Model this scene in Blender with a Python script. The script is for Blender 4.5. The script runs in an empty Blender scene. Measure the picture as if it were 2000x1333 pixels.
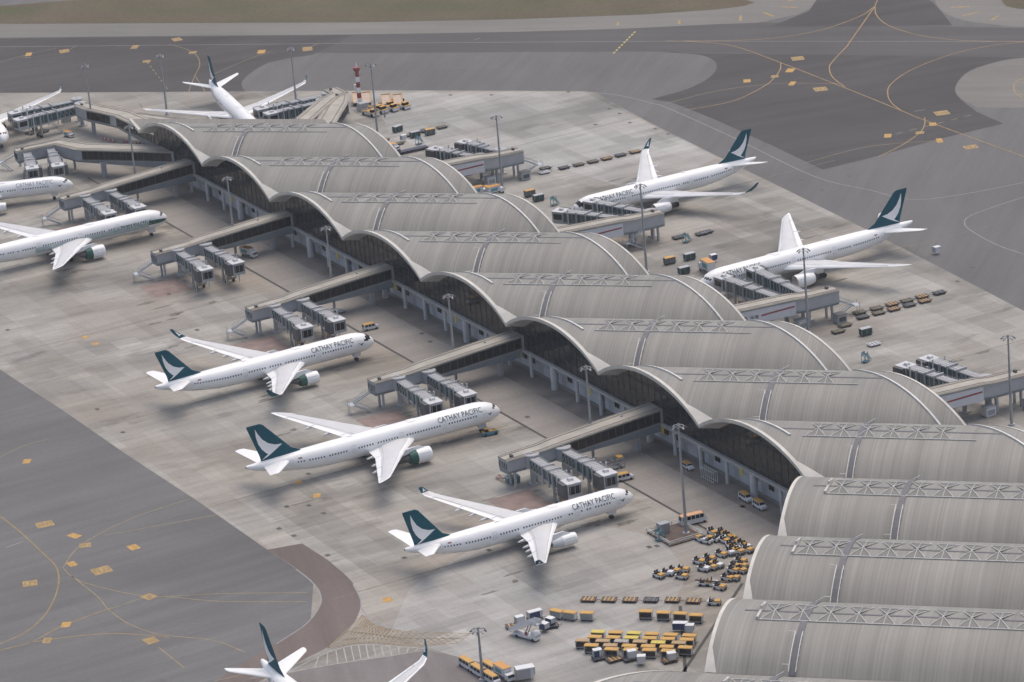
import bpy, math, random
from mathutils import Vector, Matrix
C = bpy.context.scene.collection
sc = bpy.context.scene
random.seed(7)
PI = math.pi
S2 = math.sqrt(2)
# ------------------------------------------------------------------ camera, world, sun, exposure
# world axes: +x runs along the concourse towards the viewer's right, +y from the left apron to the right one
cd = bpy.data.cameras.new('camera'); cam = bpy.data.objects.new('camera', cd); C.objects.link(cam)
R_ = Vector((0.47895, 0.87388, -0.08332)); U_ = Vector((-0.25486, 0.22925, 0.93941)); F_ = Vector((-0.84003, 0.42870, -0.33252))
M = Matrix(((R_.x, U_.x, -F_.x), (R_.y, U_.y, -F_.y), (R_.z, U_.z, -F_.z))).to_4x4()
M.translation = Vector((1072.652, -442.343, 353.184))
cam.matrix_world = M
cd.sensor_width = 36; cd.lens = 132.18; cd.clip_start = 5; cd.clip_end = 30000
sc.camera = cam
SUN_EL, SUN_AZ = math.radians(68), math.radians(120)     # azimuth of the sun measured from +x, anticlockwise
w = bpy.data.worlds.new('World'); sc.world = w; w.use_nodes = True
nt = w.node_tree; bg = nt.nodes['Background']
sky = nt.nodes.new('ShaderNodeTexSky'); sky.sky_type = 'NISHITA'; sky.sun_disc = False
sky.sun_elevation = SUN_EL; sky.sun_rotation = math.radians(90) - SUN_AZ
sky.dust_density = 5.0; sky.air_density = 1.0; sky.ozone_density = .6
nt.links.new(sky.outputs[0], bg.inputs[0]); bg.inputs[1].default_value = 0.15
sl = bpy.data.lights.new('sun', 'SUN'); sl.energy = 0.85; sl.angle = math.radians(60); sl.color = (1, 0.96, 0.90)
so = bpy.data.objects.new('sun', sl); C.objects.link(so)
sd = Vector((math.cos(SUN_EL) * math.cos(SUN_AZ), math.cos(SUN_EL) * math.sin(SUN_AZ), math.sin(SUN_EL)))
so.rotation_euler = sd.to_track_quat('Z', 'Y').to_euler(); so.location = (0, 0, 600)
sc.view_settings.view_transform = 'Standard'; sc.view_settings.look = 'None'
sc.view_settings.exposure = 0.20; sc.view_settings.gamma = 1

# ------------------------------------------------------------------ materials
MATS = {}
def rgb(r, g, b):
    f = lambda c: ((c / 255 + .055) / 1.055) ** 2.4 if c > 10 else c / 255 / 12.92
    return (f(r), f(g), f(b), 1)
def mat(name, col, rough=.6, metal=0., var=.10, scale=.7, spec=.5):
    if name in MATS: return MATS[name]
    m = bpy.data.materials.new(name); m.use_nodes = True; n = m.node_tree; b = n.nodes['Principled BSDF']
    b.inputs['Roughness'].default_value = rough; b.inputs['Metallic'].default_value = metal
    b.inputs['Specular IOR Level'].default_value = spec
    tc = n.nodes.new('ShaderNodeTexCoord'); no = n.nodes.new('ShaderNodeTexNoise'); no.inputs['Scale'].default_value = scale
    no.inputs['Detail'].default_value = 4
    n.links.new(tc.outputs['Object'], no.inputs['Vector'])
    mr = n.nodes.new('ShaderNodeMapRange'); mr.inputs['From Min'].default_value = .3; mr.inputs['From Max'].default_value = .7
    mr.inputs['To Min'].default_value = 1 - var; mr.inputs['To Max'].default_value = 1 + var
    n.links.new(no.outputs['Fac'], mr.inputs['Value'])
    mx = n.nodes.new('ShaderNodeVectorMath'); mx.operation = 'SCALE'; mx.inputs[0].default_value = col[:3]
    n.links.new(mr.outputs[0], mx.inputs['Scale']); n.links.new(mx.outputs[0], b.inputs['Base Color'])
    MATS[name] = m; return m

class NG:
    """small helper for longer node graphs"""
    def __init__(s, name, rough=.8, spec=.35):
        s.m = bpy.data.materials.new(name); s.m.use_nodes = True; s.t = s.m.node_tree
        s.b = s.t.nodes['Principled BSDF']; s.b.inputs['Roughness'].default_value = rough; s.b.inputs['Specular IOR Level'].default_value = spec
        s.tc = s.t.nodes.new('ShaderNodeTexCoord')
        MATS[name] = s.m
    def L(s, a, b): s.t.links.new(a, b)
    def mapping(s, scale, rotz=0, loc=(0, 0, 0)):
        m0 = s.t.nodes.new('ShaderNodeMapping'); m0.inputs['Rotation'].default_value = (0, 0, rotz)
        s.L(s.tc.outputs['Object'], m0.inputs['Vector'])
        m = s.t.nodes.new('ShaderNodeMapping'); m.inputs['Scale'].default_value = scale; m.inputs['Location'].default_value = loc
        s.L(m0.outputs[0], m.inputs['Vector']); return m.outputs[0]
    def noise(s, vec, scale=1., detail=4, rough=.55, dist=0.):
        n = s.t.nodes.new('ShaderNodeTexNoise'); n.inputs['Scale'].default_value = scale; n.inputs['Detail'].default_value = detail
        n.inputs['Roughness'].default_value = rough; n.inputs['Distortion'].default_value = dist
        s.L(vec, n.inputs['Vector']); return n.outputs['Fac']
    def brick(s, vec, wd, ht, mortar, off=.5, a=(0, 0, 0, 1), b=(1, 1, 1, 1), mc=(.5, .5, .5, 1), smooth=.1):
        n = s.t.nodes.new('ShaderNodeTexBrick'); n.offset = off; n.inputs['Scale'].default_value = 1
        n.inputs['Brick Width'].default_value = wd; n.inputs['Row Height'].default_value = ht; n.inputs['Mortar Size'].default_value = mortar
        n.inputs['Mortar Smooth'].default_value = smooth
        n.inputs['Color1'].default_value = a; n.inputs['Color2'].default_value = b; n.inputs['Mortar'].default_value = mc
        s.L(vec, n.inputs['Vector']); return n
    def rng(s, v, a, b, c, d):
        n = s.t.nodes.new('ShaderNodeMapRange'); s.L(v, n.inputs['Value'])
        for k, x in zip(('From Min', 'From Max', 'To Min', 'To Max'), (a, b, c, d)): n.inputs[k].default_value = x
        return n.outputs[0]
    def mul(s, a, b):
        n = s.t.nodes.new('ShaderNodeMath'); n.operation = 'MULTIPLY'; s.L(a, n.inputs[0])
        if isinstance(b, (int, float)): n.inputs[1].default_value = b
        else: s.L(b, n.inputs[1])
        return n.outputs[0]
    def scale(s, col, f):
        n = s.t.nodes.new('ShaderNodeVectorMath'); n.operation = 'SCALE'
        if isinstance(col, tuple): n.inputs[0].default_value = col[:3]
        else: s.L(col, n.inputs[0])
        s.L(f, n.inputs['Scale']); return n.outputs[0]
    def mix(s, f, a, b):
        n = s.t.nodes.new('ShaderNodeMix'); n.data_type = 'RGBA'; s.L(f, n.inputs[0])
        for i, x in ((6, a), (7, b)):
            if isinstance(x, tuple): n.inputs[i].default_value = x
            else: s.L(x, n.inputs[i])
        return n.outputs[2]
    def out(s, col, bump=None, bs=.1):
        s.L(col, s.b.inputs['Base Color'])
        if bump is not None:
            n = s.t.nodes.new('ShaderNodeBump'); n.inputs['Strength'].default_value = bs; n.inputs['Distance'].default_value = .3
            s.L(bump, n.inputs['Height']); s.L(n.outputs[0], s.b.inputs['Normal'])
        return s.m

def concrete(name, c1, c2, warm, stain=1.):
    g = NG(name, .88, .25); P = g.mapping((1, 1, 1))
    big = g.brick(g.mapping((1, 1, 1), 0, (3, 5, 0)), 30, 15, 0.0, .37)
    mid = g.brick(g.mapping((1, 1, 1), 0, (11, 2, 0)), 15, 7.5, 0.0, .5)
    col = g.mix(g.rng(big.outputs['Color'], 0, 1, .0, 1.), c1, c2)
    col = g.scale(col, g.rng(mid.outputs['Color'], 0, 1, .83, 1.10))
    lng = g.brick(g.mapping((1, 1, 1), 0, (4, 1, 0)), 7.5, 45, 0.0, .23); col = g.scale(col, g.rng(lng.outputs['Color'], 0, 1, .91, 1.06))
    pk = g.brick(g.mapping((1, 1, 1), 0, (2, 8, 0)), 22.5, 30, 0.0, .61); pt = g.rng(pk.outputs['Color'], .80, .86, 0, 1); col = g.scale(col, g.rng(pt, 0, 1, 1., .82))
    wm = g.noise(P, .018, 3); col = g.mix(g.rng(wm, .45, .70, 0, .75), col, warm)
    st = g.noise(g.mapping((.30, .022, 1)), 1., 6, .65); col = g.scale(col, g.rng(st, .38, .70, 1.07, .86))
    st2 = g.noise(g.mapping((.05, .012, 1), .25), 1., 5, .6); col = g.scale(col, g.rng(st2, .5, .72, 1.0, 1 - .30 * stain))
    bl = g.noise(g.mapping((.10, .035, 1), 0, (40, 9, 0)), 1., 5, .6); col = g.scale(col, g.rng(bl, .58, .72, 1.0, 1 - .34 * stain))
    tr = g.noise(g.mapping((.45, .05, 1), .1, (70, 3, 0)), 1., 4, .6); col = g.scale(col, g.rng(tr, .62, .72, 1.0, 1 - .22 * stain))
    fn = g.noise(P, .9, 5, .7); col = g.scale(col, g.rng(fn, .3, .7, .93, 1.07))
    j = g.brick(P, 7.5, 7.5, .06, 0., (1, 1, 1, 1), (1, 1, 1, 1), (0, 0, 0, 1))
    col = g.scale(col, g.rng(j.outputs['Color'], 0, 1, .84, 1.))
    return g.out(col)
def asphalt(name, col, ang=0., k=.12, pat=(25, 160)):
    g = NG(name, .9, .25); P = g.mapping((1, 1, 1))
    a = g.noise(g.mapping((.012, .16, 1), ang), 1., 6, .65)
    b = g.noise(P, .012, 4); f = g.noise(P, .8, 5, .7)
    pt = g.brick(g.mapping((1, 1, 1), ang), pat[1], pat[0], .06, .4, (0, 0, 0, 1), (1, 1, 1, 1), (.3, .3, .3, 1))
    c = g.scale(col, g.rng(a, .35, .68, 1 - k, 1 + k)); c = g.scale(c, g.rng(b, .35, .65, 1 - k, 1 + k))
    c = g.scale(c, g.rng(pt.outputs['Color'], 0, 1, .965, 1.035)); c = g.scale(c, g.rng(f, .3, .7, .93, 1.07))
    sk = g.noise(g.mapping((.02, .5, 1), ang + .06), 1., 5, .7); c = g.scale(c, g.rng(sk, .58, .74, 1., .86))
    return g.out(c)

def roofmat():
    g = NG('standing seam metal', .5, .4)
    a = math.radians(-45)      # texture x runs along the vault, y across it
    fine = g.noise(g.mapping((1.5, .006, .006), a), 1., 2, .6)
    midn = g.noise(g.mapping((.33, .010, .010), a, (7, 0, 0)), 1., 3, .6)
    wide = g.noise(g.mapping((.07, .012, .012), a, (3, 0, 0)), 1., 3, .5)
    blot = g.noise(g.mapping((.05, .05, .05), a), 1., 5, .65)
    wv = g.t.nodes.new('ShaderNodeTexWave'); wv.bands_direction = 'X'; wv.inputs['Scale'].default_value = .36; wv.inputs['Distortion'].default_value = 0
    g.L(g.mapping((1, 1, 1), a), wv.inputs['Vector'])
    c = g.scale((.240, .230, .206, 1), g.rng(fine, .3, .7, .86, 1.12))
    c = g.scale(c, g.rng(midn, .3, .7, .88, 1.13)); c = g.scale(c, g.rng(wide, .3, .7, .93, 1.07)); c = g.scale(c, g.rng(blot, .3, .7, .90, 1.08))
    c = g.scale(c, g.rng(wv.outputs['Fac'], 0, 1, .95, 1.04))
    return g.out(c)
roofmat()
CONC = concrete('apron concrete', (.276, .265, .238, 1), (.366, .354, .322, 1), (.325, .280, .234, 1), 1.3)
CONC2 = concrete('pale apron concrete', (.315, .311, .292, 1), (.405, .400, .378, 1), (.365, .335, .30, 1), .7)
ROADC = asphalt('terminal road surface', (.272, .252, .228, 1), PI / 2, .10)
LANE = asphalt('taxilane asphalt', (.143, .142, .140, 1), PI / 2, .12)
MIDA = asphalt('grey asphalt', (.140, .138, .136, 1), PI / 4, .09)
BAND = asphalt('worn dark asphalt', (.098, .095, .094, 1), -PI / 4, .10)
DARK = asphalt('dark asphalt', (.076, .072, .072, 1), PI / 2 + .2, .12)
SHOU = asphalt('shoulder asphalt', (.195, .188, .172, 1), -PI / 4, .08)
BROWN = asphalt('brown road asphalt', (.155, .128, .115, 1), .3, .12)
def grassmat():
    g = NG('dry grass', .95, .1); P = g.mapping((1, 1, 1))
    a = g.noise(g.mapping((.006, .05, 1), -PI / 4), 1., 6, .65); f = g.noise(P, .5, 6, .75); b = g.noise(P, .03, 4)
    c = g.mix(g.rng(a, .35, .65, 0, 1), (.125, .098, .072, 1), (.094, .104, .056, 1))
    c = g.mix(g.rng(b, .45, .7, 0, .7), c, (.15, .125, .09, 1)); c = g.scale(c, g.rng(f, .3, .7, .8, 1.2))
    return g.out(c)
GRASS = grassmat()
YEL = mat('worn yellow paint', (.345, .235, .098, 1), .8, 0, .25, .6)
YELF = mat('faded yellow paint', (.30, .235, .135, 1), .85, 0, .25, .5)
WHP = mat('worn white paint', (.36, .34, .31, 1), .8, 0, .2, .5)
DRAIN = mat('drain grating', (.055, .052, .052, 1), .8)
BLK = mat('black paint', (.02, .02, .02, 1), .6)
WHITE = mat('white aircraft paint', (.85, .85, .84, 1), .32, 0, .03, .15)
WGREY = mat('grey wing paint', (.60, .60, .595, 1), .4, 0, .05, .3)
BELLY = mat('belly paint', (.66, .68, .69, 1), .38, 0, .05, .3)
TEAL = mat('teal aircraft paint', (.002, .085, .120, 1), .55, 0, .06, .3, .2)
GREEN = mat('green cowl paint', (.008, .085, .062, 1), .5, 0, .06)
TXT = mat('dark teal lettering', (.02, .055, .06, 1), .5)
WIN = mat('cabin window dark', (.03, .032, .038, 1), .3)
LIP = mat('polished metal lip', (.55, .55, .56, 1), .3, 1.)
TYRE = mat('rubber', (.022, .022, .024, 1), .8)
GREYM = mat('grey steel', (.34, .35, .36, 1), .5, .2)
DGREY = mat('dark grey steel', (.085, .088, .095, 1), .6)
LGREY = mat('light grey panel', (.40, .41, .42, 1), .55, 0, .08, .4)
BRROOF = mat('bridge roofing', (.37, .375, .38, 1), .6, 0, .1, .5)
PALE = mat('white panel', (.66, .665, .67, 1), .5, 0, .06, .4)
BLUEG = mat('blue grey panel', (.235, .275, .31, 1), .55, 0, .10, .3)
BEIGE = mat('dusty beige roofing', (.37, .345, .295, 1), .8, 0, .14, .25)
BEIGED = mat('weathered seam', (.21, .19, .17, 1), .85)
TGLASS = mat('teal bridge glass', (.055, .105, .112, 1), .22, 0, .2, .5)
DGLASS = mat('dark window glass', (.010, .012, .017, 1), .12, 0, .2, .3, .28)
CREAM = mat('cream edge trim', (.60, .572, .51, 1), .5, 0, .10, .3)
SOFF = mat('soffit panel', (.46, .46, .45, 1), .6, 0, .06, .2)
RAIL = mat('white rail', (.70, .69, .65, 1), .5)
TUBEL = mat('lattice tube', (.50, .49, .46, 1), .6)
TUBE = mat('white steel tube', (.58, .58, .56, 1), .5)
STRIP = mat('grey walkway strip', (.125, .125, .135, 1), .6, 0, .1, .8)
SKYL = mat('skylight glass', (.165, .161, .148, 1), .6, 0, .1, .3)
WALL = mat('painted wall', (.56, .57, .575, 1), .7, 0, .10, .25)
ORANGE = mat('orange paint', (.56, .27, .065, 1), .5, 0, .1, 1.5)
AMBER = mat('amber paint', (.53, .30, .065, 1), .5, 0, .1, 1.5)
LEMON = mat('lemon yellow paint', (.58, .46, .08, 1), .5, 0, .1, 1.5)
FADED = mat('faded tan paint', (.40, .27, .14, 1), .6, 0, .1, 1.5)
BLUE = mat('navy panel', (.035, .062, .15, 1), .5, 0, .1, 1.)
RUST = mat('rusty steel', (.115, .065, .045, 1), .8, 0, .25, 1.)
RED = mat('red paint', (.28, .05, .05, 1), .5)
TEALP = mat('teal painted steel', (.10, .22, .25, 1), .6, 0, .1, 1.)
DTEAL = mat('dark teal curtain', (.022, .07, .065, 1), .6, 0, .15, 1.)
SEAT = mat('black vinyl', (.02, .02, .025, 1), .6)
def glasswall():
    g = NG('curtain wall glass', .05, .33)
    bk = g.brick(g.mapping((1, 1, 1)), 3.18, 3.0, .05, 0., (.006, .010, .017, 1), (.014, .021, .031, 1), (.045, .055, .068, 1), .2)
    # wall plane is x-z: bring z into the texture's second axis
    m = g.t.nodes.new('ShaderNodeSeparateXYZ'); cb = g.t.nodes.new('ShaderNodeCombineXYZ')
    g.L(g.tc.outputs['Object'], m.inputs[0]); g.L(m.outputs[0], cb.inputs[0]); g.L(m.outputs[2], cb.inputs[1]); g.L(cb.outputs[0], bk.inputs['Vector'])
    g.L(bk.outputs['Color'], g.b.inputs['Base Color'])
    return g.m
CGLASS = glasswall()
ROOF = MATS['standing seam metal']

# ------------------------------------------------------------------ mesh builder
class MB:
    def __init__(s): s.v = []; s.f = []; s.m = []; s.mi = 0
    def add(s, vs, fs):
        o = len(s.v); s.v += [tuple(p) for p in vs]
        for f in fs: s.f.append(tuple(i + o for i in f)); s.m.append(s.mi)
        return s
    def poly(s, vs): return s.add(vs, [tuple(range(len(vs)))])
    def bx(s, x0, x1, y0, y1, z0, z1, tx=0, ty=0):
        "box; tx, ty shrink the top"
        v = [(x0, y0, z0), (x1, y0, z0), (x1, y1, z0), (x0, y1, z0), (x0 + tx, y0 + ty, z1), (x1 - tx, y0 + ty, z1), (x1 - tx, y1 - ty, z1), (x0 + tx, y1 - ty, z1)]
        return s.add(v, [(3, 2, 1, 0), (4, 5, 6, 7), (0, 1, 5, 4), (1, 2, 6, 5), (2, 3, 7, 6), (3, 0, 4, 7)])
    def bar(s, a, b, wd, ht=None, up=(0, 0, 1)):
        "square bar from a to b"
        a = Vector(a); b = Vector(b); d = (b - a).normalized(); ht = ht or wd; up = Vector(up)
        if abs(d.dot(up)) > .98: up = Vector((1, 0, 0))
        x = d.cross(up).normalized() * wd / 2; y = x.cross(d).normalized() * ht / 2
        v = [a - x - y, a + x - y, a + x + y, a - x + y, b - x - y, b + x - y, b + x + y, b - x + y]
        return s.add(v, [(3, 2, 1, 0), (4, 5, 6, 7), (0, 1, 5, 4), (1, 2, 6, 5), (2, 3, 7, 6), (3, 0, 4, 7)])
    def cyl(s, a, b, r0, r1=None, n=12):
        a = Vector(a); b = Vector(b); d = (b - a).normalized(); r1 = r0 if r1 is None else r1
        up = Vector((0, 0, 1)) if abs(d.z) < .9 else Vector((1, 0, 0))
        x = d.cross(up).normalized(); y = d.cross(x)
        v = []
        for p, r in ((a, r0), (b, r1)):
            for i in range(n): t = 2 * PI * i / n; v.append(p + x * math.cos(t) * r + y * math.sin(t) * r)
        return s.add(v, [(i, (i + 1) % n, n + (i + 1) % n, n + i) for i in range(n)] + [tuple(range(n - 1, -1, -1)), tuple(range(n, 2 * n))])
    def loft(s, secs, cap0=True, cap1=True, closed=True):
        n = len(secs[0]); v = [p for q in secs for p in q]; f = []
        for k in range(len(secs) - 1):
            for i in range(n if closed else n - 1):
                j = (i + 1) % n; f.append((k * n + i, k * n + j, (k + 1) * n + j, (k + 1) * n + i))
        if cap0: f.append(tuple(range(n - 1, -1, -1)))
        if cap1: f.append(tuple((len(secs) - 1) * n + i for i in range(n)))
        return s.add(v, f)
    def lathe(s, prof, origin, n=24, axis='x'):
        "profile of (along, radius) round the x axis"
        o = Vector(origin); secs = []
        for a, r in prof: secs.append([o + Vector((a, r * math.cos(2 * PI * i / n), r * math.sin(2 * PI * i / n))) if axis == 'x' else o + Vector((r * math.cos(2 * PI * i / n), r * math.sin(2 * PI * i / n), a)) for i in range(n)])
        return s.loft(secs)
    def prism(s, pts, y0, y1):
        "outline in x-z pushed along y"
        return s.loft([[(x, y0, z) for x, z in pts], [(x, y1, z) for x, z in pts]])
    def build(s, name, mats, parent=None, smooth=0, loc=None):
        me = bpy.data.meshes.new(name); me.from_pydata(s.v, [], s.f)
        for m in (mats if isinstance(mats, (list, tuple)) else [mats]): me.materials.append(m)
        for p, i in zip(me.polygons, s.m): p.material_index = i
        me.validate()
        if smooth:
            me.polygons.foreach_set('use_smooth', [True] * len(me.polygons)); me.set_sharp_from_angle(angle=math.radians(smooth))
        o = bpy.data.objects.new(name, me); C.objects.link(o)
        if parent: o.parent = parent
        if loc: o.location = loc
        return o
def thing(name, label, cat, loc=(0, 0, 0), rz=0., group=None):
    o = bpy.data.objects.new(name, None); C.objects.link(o); o.empty_display_size = .5
    o.location = loc if len(loc) == 3 else (loc[0], loc[1], 0); o.rotation_euler = (0, 0, rz)
    tag(o, label, cat, group); return o
def tag(o, label=None, cat=None, group=None, kind=None):
    if label: o['label'] = label
    if cat: o['category'] = cat
    if group: o['group'] = group
    if kind: o['kind'] = kind
    return o
def copy_tree(o, parent=None):
    c = o.copy(); C.objects.link(c)
    if parent: c.parent = parent
    for ch in list(o.children): copy_tree(ch, c)
    return c
USED = set()
def place(proto, xy, rz, label, group):
    "the first call moves the prototype itself, later calls copy it with its parts"
    if proto.name in USED: o = copy_tree(proto)
    else: USED.add(proto.name); o = proto
    o.location = (xy[0], xy[1], o.location.z); o.rotation_euler = (0, 0, rz)
    o['label'] = label; o['group'] = group; return o
ORD = 'first second third fourth fifth sixth seventh eighth ninth tenth eleventh twelfth thirteenth fourteenth fifteenth sixteenth seventeenth eighteenth'.split()
TXTC = {}
def text_mesh(body):
    if body in TXTC: return TXTC[body]
    c = bpy.data.curves.new('lettering', 'FONT'); c.body = body; c.size = 1; c.resolution_u = 2
    o = bpy.data.objects.new('lettering', c); C.objects.link(o); bpy.context.view_layer.update()
    me = o.to_mesh(); vs = [tuple(v.co) for v in me.vertices]; fs = [tuple(p.vertices) for p in me.polygons]
    o.to_mesh_clear(); bpy.data.objects.remove(o); bpy.data.curves.remove(c)
    x0 = min(v[0] for v in vs); x1 = max(v[0] for v in vs); y0 = min(v[1] for v in vs); y1 = max(v[1] for v in vs)
    vs = [((v[0] - x0) / (x1 - x0), (v[1] - y0) / (y1 - y0)) for v in vs]
    TXTC[body] = (vs, fs, (x1 - x0) / (y1 - y0)); return TXTC[body]

# ------------------------------------------------------------------ ground
def sheet(name, pts, z, m, kind='structure'):
    o = MB().poly([(x, y, z) for x, y in pts]).build(name, m); tag(o, kind=kind); return o
def ribbon(name, lines, wd, z, m, parent=None, dash=None):
    "painted lines: every polyline becomes a flat ribbon on the ground"
    b = MB()
    for ln in lines:
        p = [Vector((x, y, 0)) for x, y in ln]
        if dash:
            q = []
            for a, c in zip(p, p[1:]):
                d = (c - a).length; k = max(1, int(d / (dash[0] + dash[1])))
                for i in range(k):
                    q.append([a.lerp(c, i / k), a.lerp(c, (i + dash[0] / (dash[0] + dash[1])) / k)])
        else: q = [p]
        for p in q:
            L = []; R = []
            for i, v in enumerate(p):
                d = (p[min(i + 1, len(p) - 1)] - p[max(i - 1, 0)]).normalized(); n = Vector((-d.y, d.x, 0)) * wd / 2
                L.append(v + n); R.append(v - n)
            for i in range(len(p) - 1):
                b.poly([(t.x, t.y, z) for t in (R[i], R[i + 1], L[i + 1], L[i])])
    o = b.build(name, m, parent)
    return o
def smooth(pts, n=5):
    "Catmull-Rom through the given points"
    P = [Vector((x, y)) for x, y in pts]; P = [2 * P[0] - P[1]] + P + [2 * P[-1] - P[-2]]; out = []
    for i in range(1, len(P) - 2):
        for k in range(n):
            t = k / n; a, b, c, d = P[i - 1:i + 3]
            out.append(tuple(.5 * ((2 * b) + (c - a) * t + (2 * a - 5 * b + 4 * c - d) * t * t + (3 * b - a - 3 * c + d) * t ** 3)))
    out.append(tuple(P[-2])); return out
sheet('ground', [(-9000, -9000), (9000, -9000), (9000, 9000), (-9000, 9000)], 0, MIDA)
sheet('grass', [(-345.98, -44.38), (-280.32, 38.02), (-174.85, 141.52), (-134.69, 185.69), (-104.41, 223.31), (-89.35, 247.44), (-85.94, 257.58), (-87.66, 262.92), (-98.29, 261.94), (-131.27, 239.18), (-230.17, 146.75), (-292.75, 75.44), (-307.64, 48.70), (-367.39, -37.54)], .012, GRASS)
sheet('grass', [(-22.13, 327.45), (-14.18, 324.22), (-8.03, 325.20), (22.37, 350.08), (4.29, 363.93), (-24.60, 334.94)], .012, GRASS)
sheet('taxiway', [(-336.31, -47.47), (-259.93, 30.04), (-216.06, 75.19), (-158.85, 133.55), (-118.36, 176.75), (-90.14, 210.53), (-73.27, 235.32), (-62.56, 248.42), (20.09, 315.87), (57.04, 345.66), (87.77, 321.49), (45.63, 288.42), (-37.76, 215.61), (-55.75, 200.94), (-134.75, 121.52), (-143.35, 113.19), (-237.93, 21.44), (-315.75, -54.04)], .008, BAND)
sheet('taxiway_patch', [(-335.10, -47.86), (-258.44, 29.46), (-166.32, 124.42), (-159.31, 131.64), (-145.04, 107.73)] + smooth([(-147.51, 100.57), (-146.82, 89.87), (-138.56, 79.22), (-129.18, 71.81), (-118.30, 67.98)]) + [(-183.79, 0.27), (-255.90, -73.18)], .016, DARK)
sheet('shoulder', [(-345.17, -44.64), (-279.94, 37.87), (-174.50, 141.35), (-134.36, 185.51), (-104.09, 223.12), (-89.03, 247.24), (-87.03, 262.52), (-98.29, 261.94), (-75.96, 292.88), (-67.89, 278.54), (-61.19, 265.24), (-61.95, 248.04), (-72.65, 234.95), (-90.14, 210.53), (-118.36, 176.75), (-158.85, 133.55), (-216.06, 75.19), (-259.93, 30.04), (-336.31, -47.47)], .010, SHOU)
sheet('shoulder', [(-49.08, 317.99)] + smooth([(-39.93, 310.73), (-27.55, 304.82), (-12.03, 302.24), (2.39, 306.48), (20.85, 317.53), (56.51, 346.08)]) + [(15.52, 378.32)], .010, SHOU)
sheet('taxiway_patch', smooth([(-3.86, 168.39), (-5.52, 183.32), (-12.40, 196.84), (-23.95, 207.09), (-36.37, 210.50), (-47.78, 206.81), (-53.80, 201.91)], 4) + [(-37.17, 215.25), (-9.41, 240.36), (18.38, 264.63)] + smooth([(45.63, 288.42), (43.07, 280.57), (45.44, 266.04), (56.02, 252.88), (67.90, 244.95), (87.77, 238.76)], 4) + [(104.92, 237.12), (104.22, 215.41), (105.84, 184.58), (105.72, 166.56), (69.12, 169.25), (30.66, 171.39), (4.24, 171.29)], .020, DARK)
sheet('taxiway_patch', [(-54.25, 248.65), (-62.07, 270.27), (-77.89, 285.06), (-49.62, 311.52), (-38.69, 308.95), (-24.92, 303.44), (-7.16, 295.49)], .020, DARK)
sheet('shoulder', smooth([(45.76, 288.54), (43.60, 280.19), (45.96, 265.67), (56.53, 252.52), (68.03, 245.07), (83.88, 241.52)], 4) + [(119.10, 275.93), (73.37, 310.98)], .018, SHOU)
sheet('taxilane', [(-142.21, -145.37), (100.77, -111.01), (144.17, -109.75), (190.00, -109.32), (230.92, -108.19), (275.29, -107.89), (290.57, -107.46), (301.29, -108.19), (321.51, -118.67), (326.18, -127.20), (339.27, -150.34), (353.74, -169.52), (424.00, -259.05), (138.88, -333.71)], .012, LANE)
APRON_EDGE = [(-29.15, 156.82), (-24.18, 158.66), (-8.18, 156.31), (18.77, 153.55), (68.89, 149.81), (120.02, 146.38), (168.35, 142.63), (214.07, 138.62), (257.00, 134.63), (359.26, 124.33)]
sheet('apron', [(-312.50, -135.12), (-184.46, 0.53), (-118.30, 67.98), (-78.93, 108.81)] + APRON_EDGE + [(560.80, -13.13), (480.44, -151.44), (353.74, -169.52), (339.27, -150.34), (326.18, -127.20), (321.51, -118.67), (301.29, -108.19), (275.29, -107.89), (230.92, -108.19), (190.00, -109.32), (144.17, -109.75), (100.77, -111.01), (-142.21, -145.37)], .008, CONC)
sheet('apron_patch', [(-87.43, 95.90), (-28.70, 155.94), (19.44, 152.55), (70.34, 148.92), (88.07, 111.49), (45.46, 105.90), (21.40, 81.06), (-33.20, 82.52), (-61.27, 92.81)], .013, CONC2)
sheet('apron_patch', [(305.34, -64.12), (303.33, -41.25), (331.34, -28.25), (354.73, -34.41), (392.62, -70.26), (406.21, -87.49), (340.47, -107.49), (319.36, -91.23)], .013, CONC2)
sheet('road', [(274.43, -107.91), (276.57, -99.33)] + smooth([(290.29, -98.94), (305.54, -100.18), (316.54, -103.17), (323.87, -106.97), (331.47, -113.45), (337.17, -121.47), (340.39, -130.04), (344.07, -140.93), (349.21, -154.87)]) + [(353.74, -169.52), (341.87, -155.38)] + smooth([(334.84, -145.72), (326.18, -127.20), (321.50, -119.60), (315.73, -113.56), (309.66, -110.06), (299.98, -107.83), (288.98, -107.39)]), .022, BROWN)
sheet('road', [(343.27, -135.35), (344.75, -125.58), (352.88, -105.83), (358.48, -102.08), (371.03, -96.81), (385.47, -95.45), (413.13, -95.38), (368.31, -175.95), (349.21, -154.87)], .018, asphalt('worn lilac asphalt', (.205, .188, .182, 1), .3, .12))
sheet('road', [(-75, -16.5), (480, -16.5), (480, 3), (-75, 3)], .018, ROADC)
sheet('road_patch', [(-75, -2.6), (480, -2.6), (480, 5), (-75, 5)], .026, mat('oily pavement', (.185, .168, .15, 1), .85, 0, .3, .12))
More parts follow.
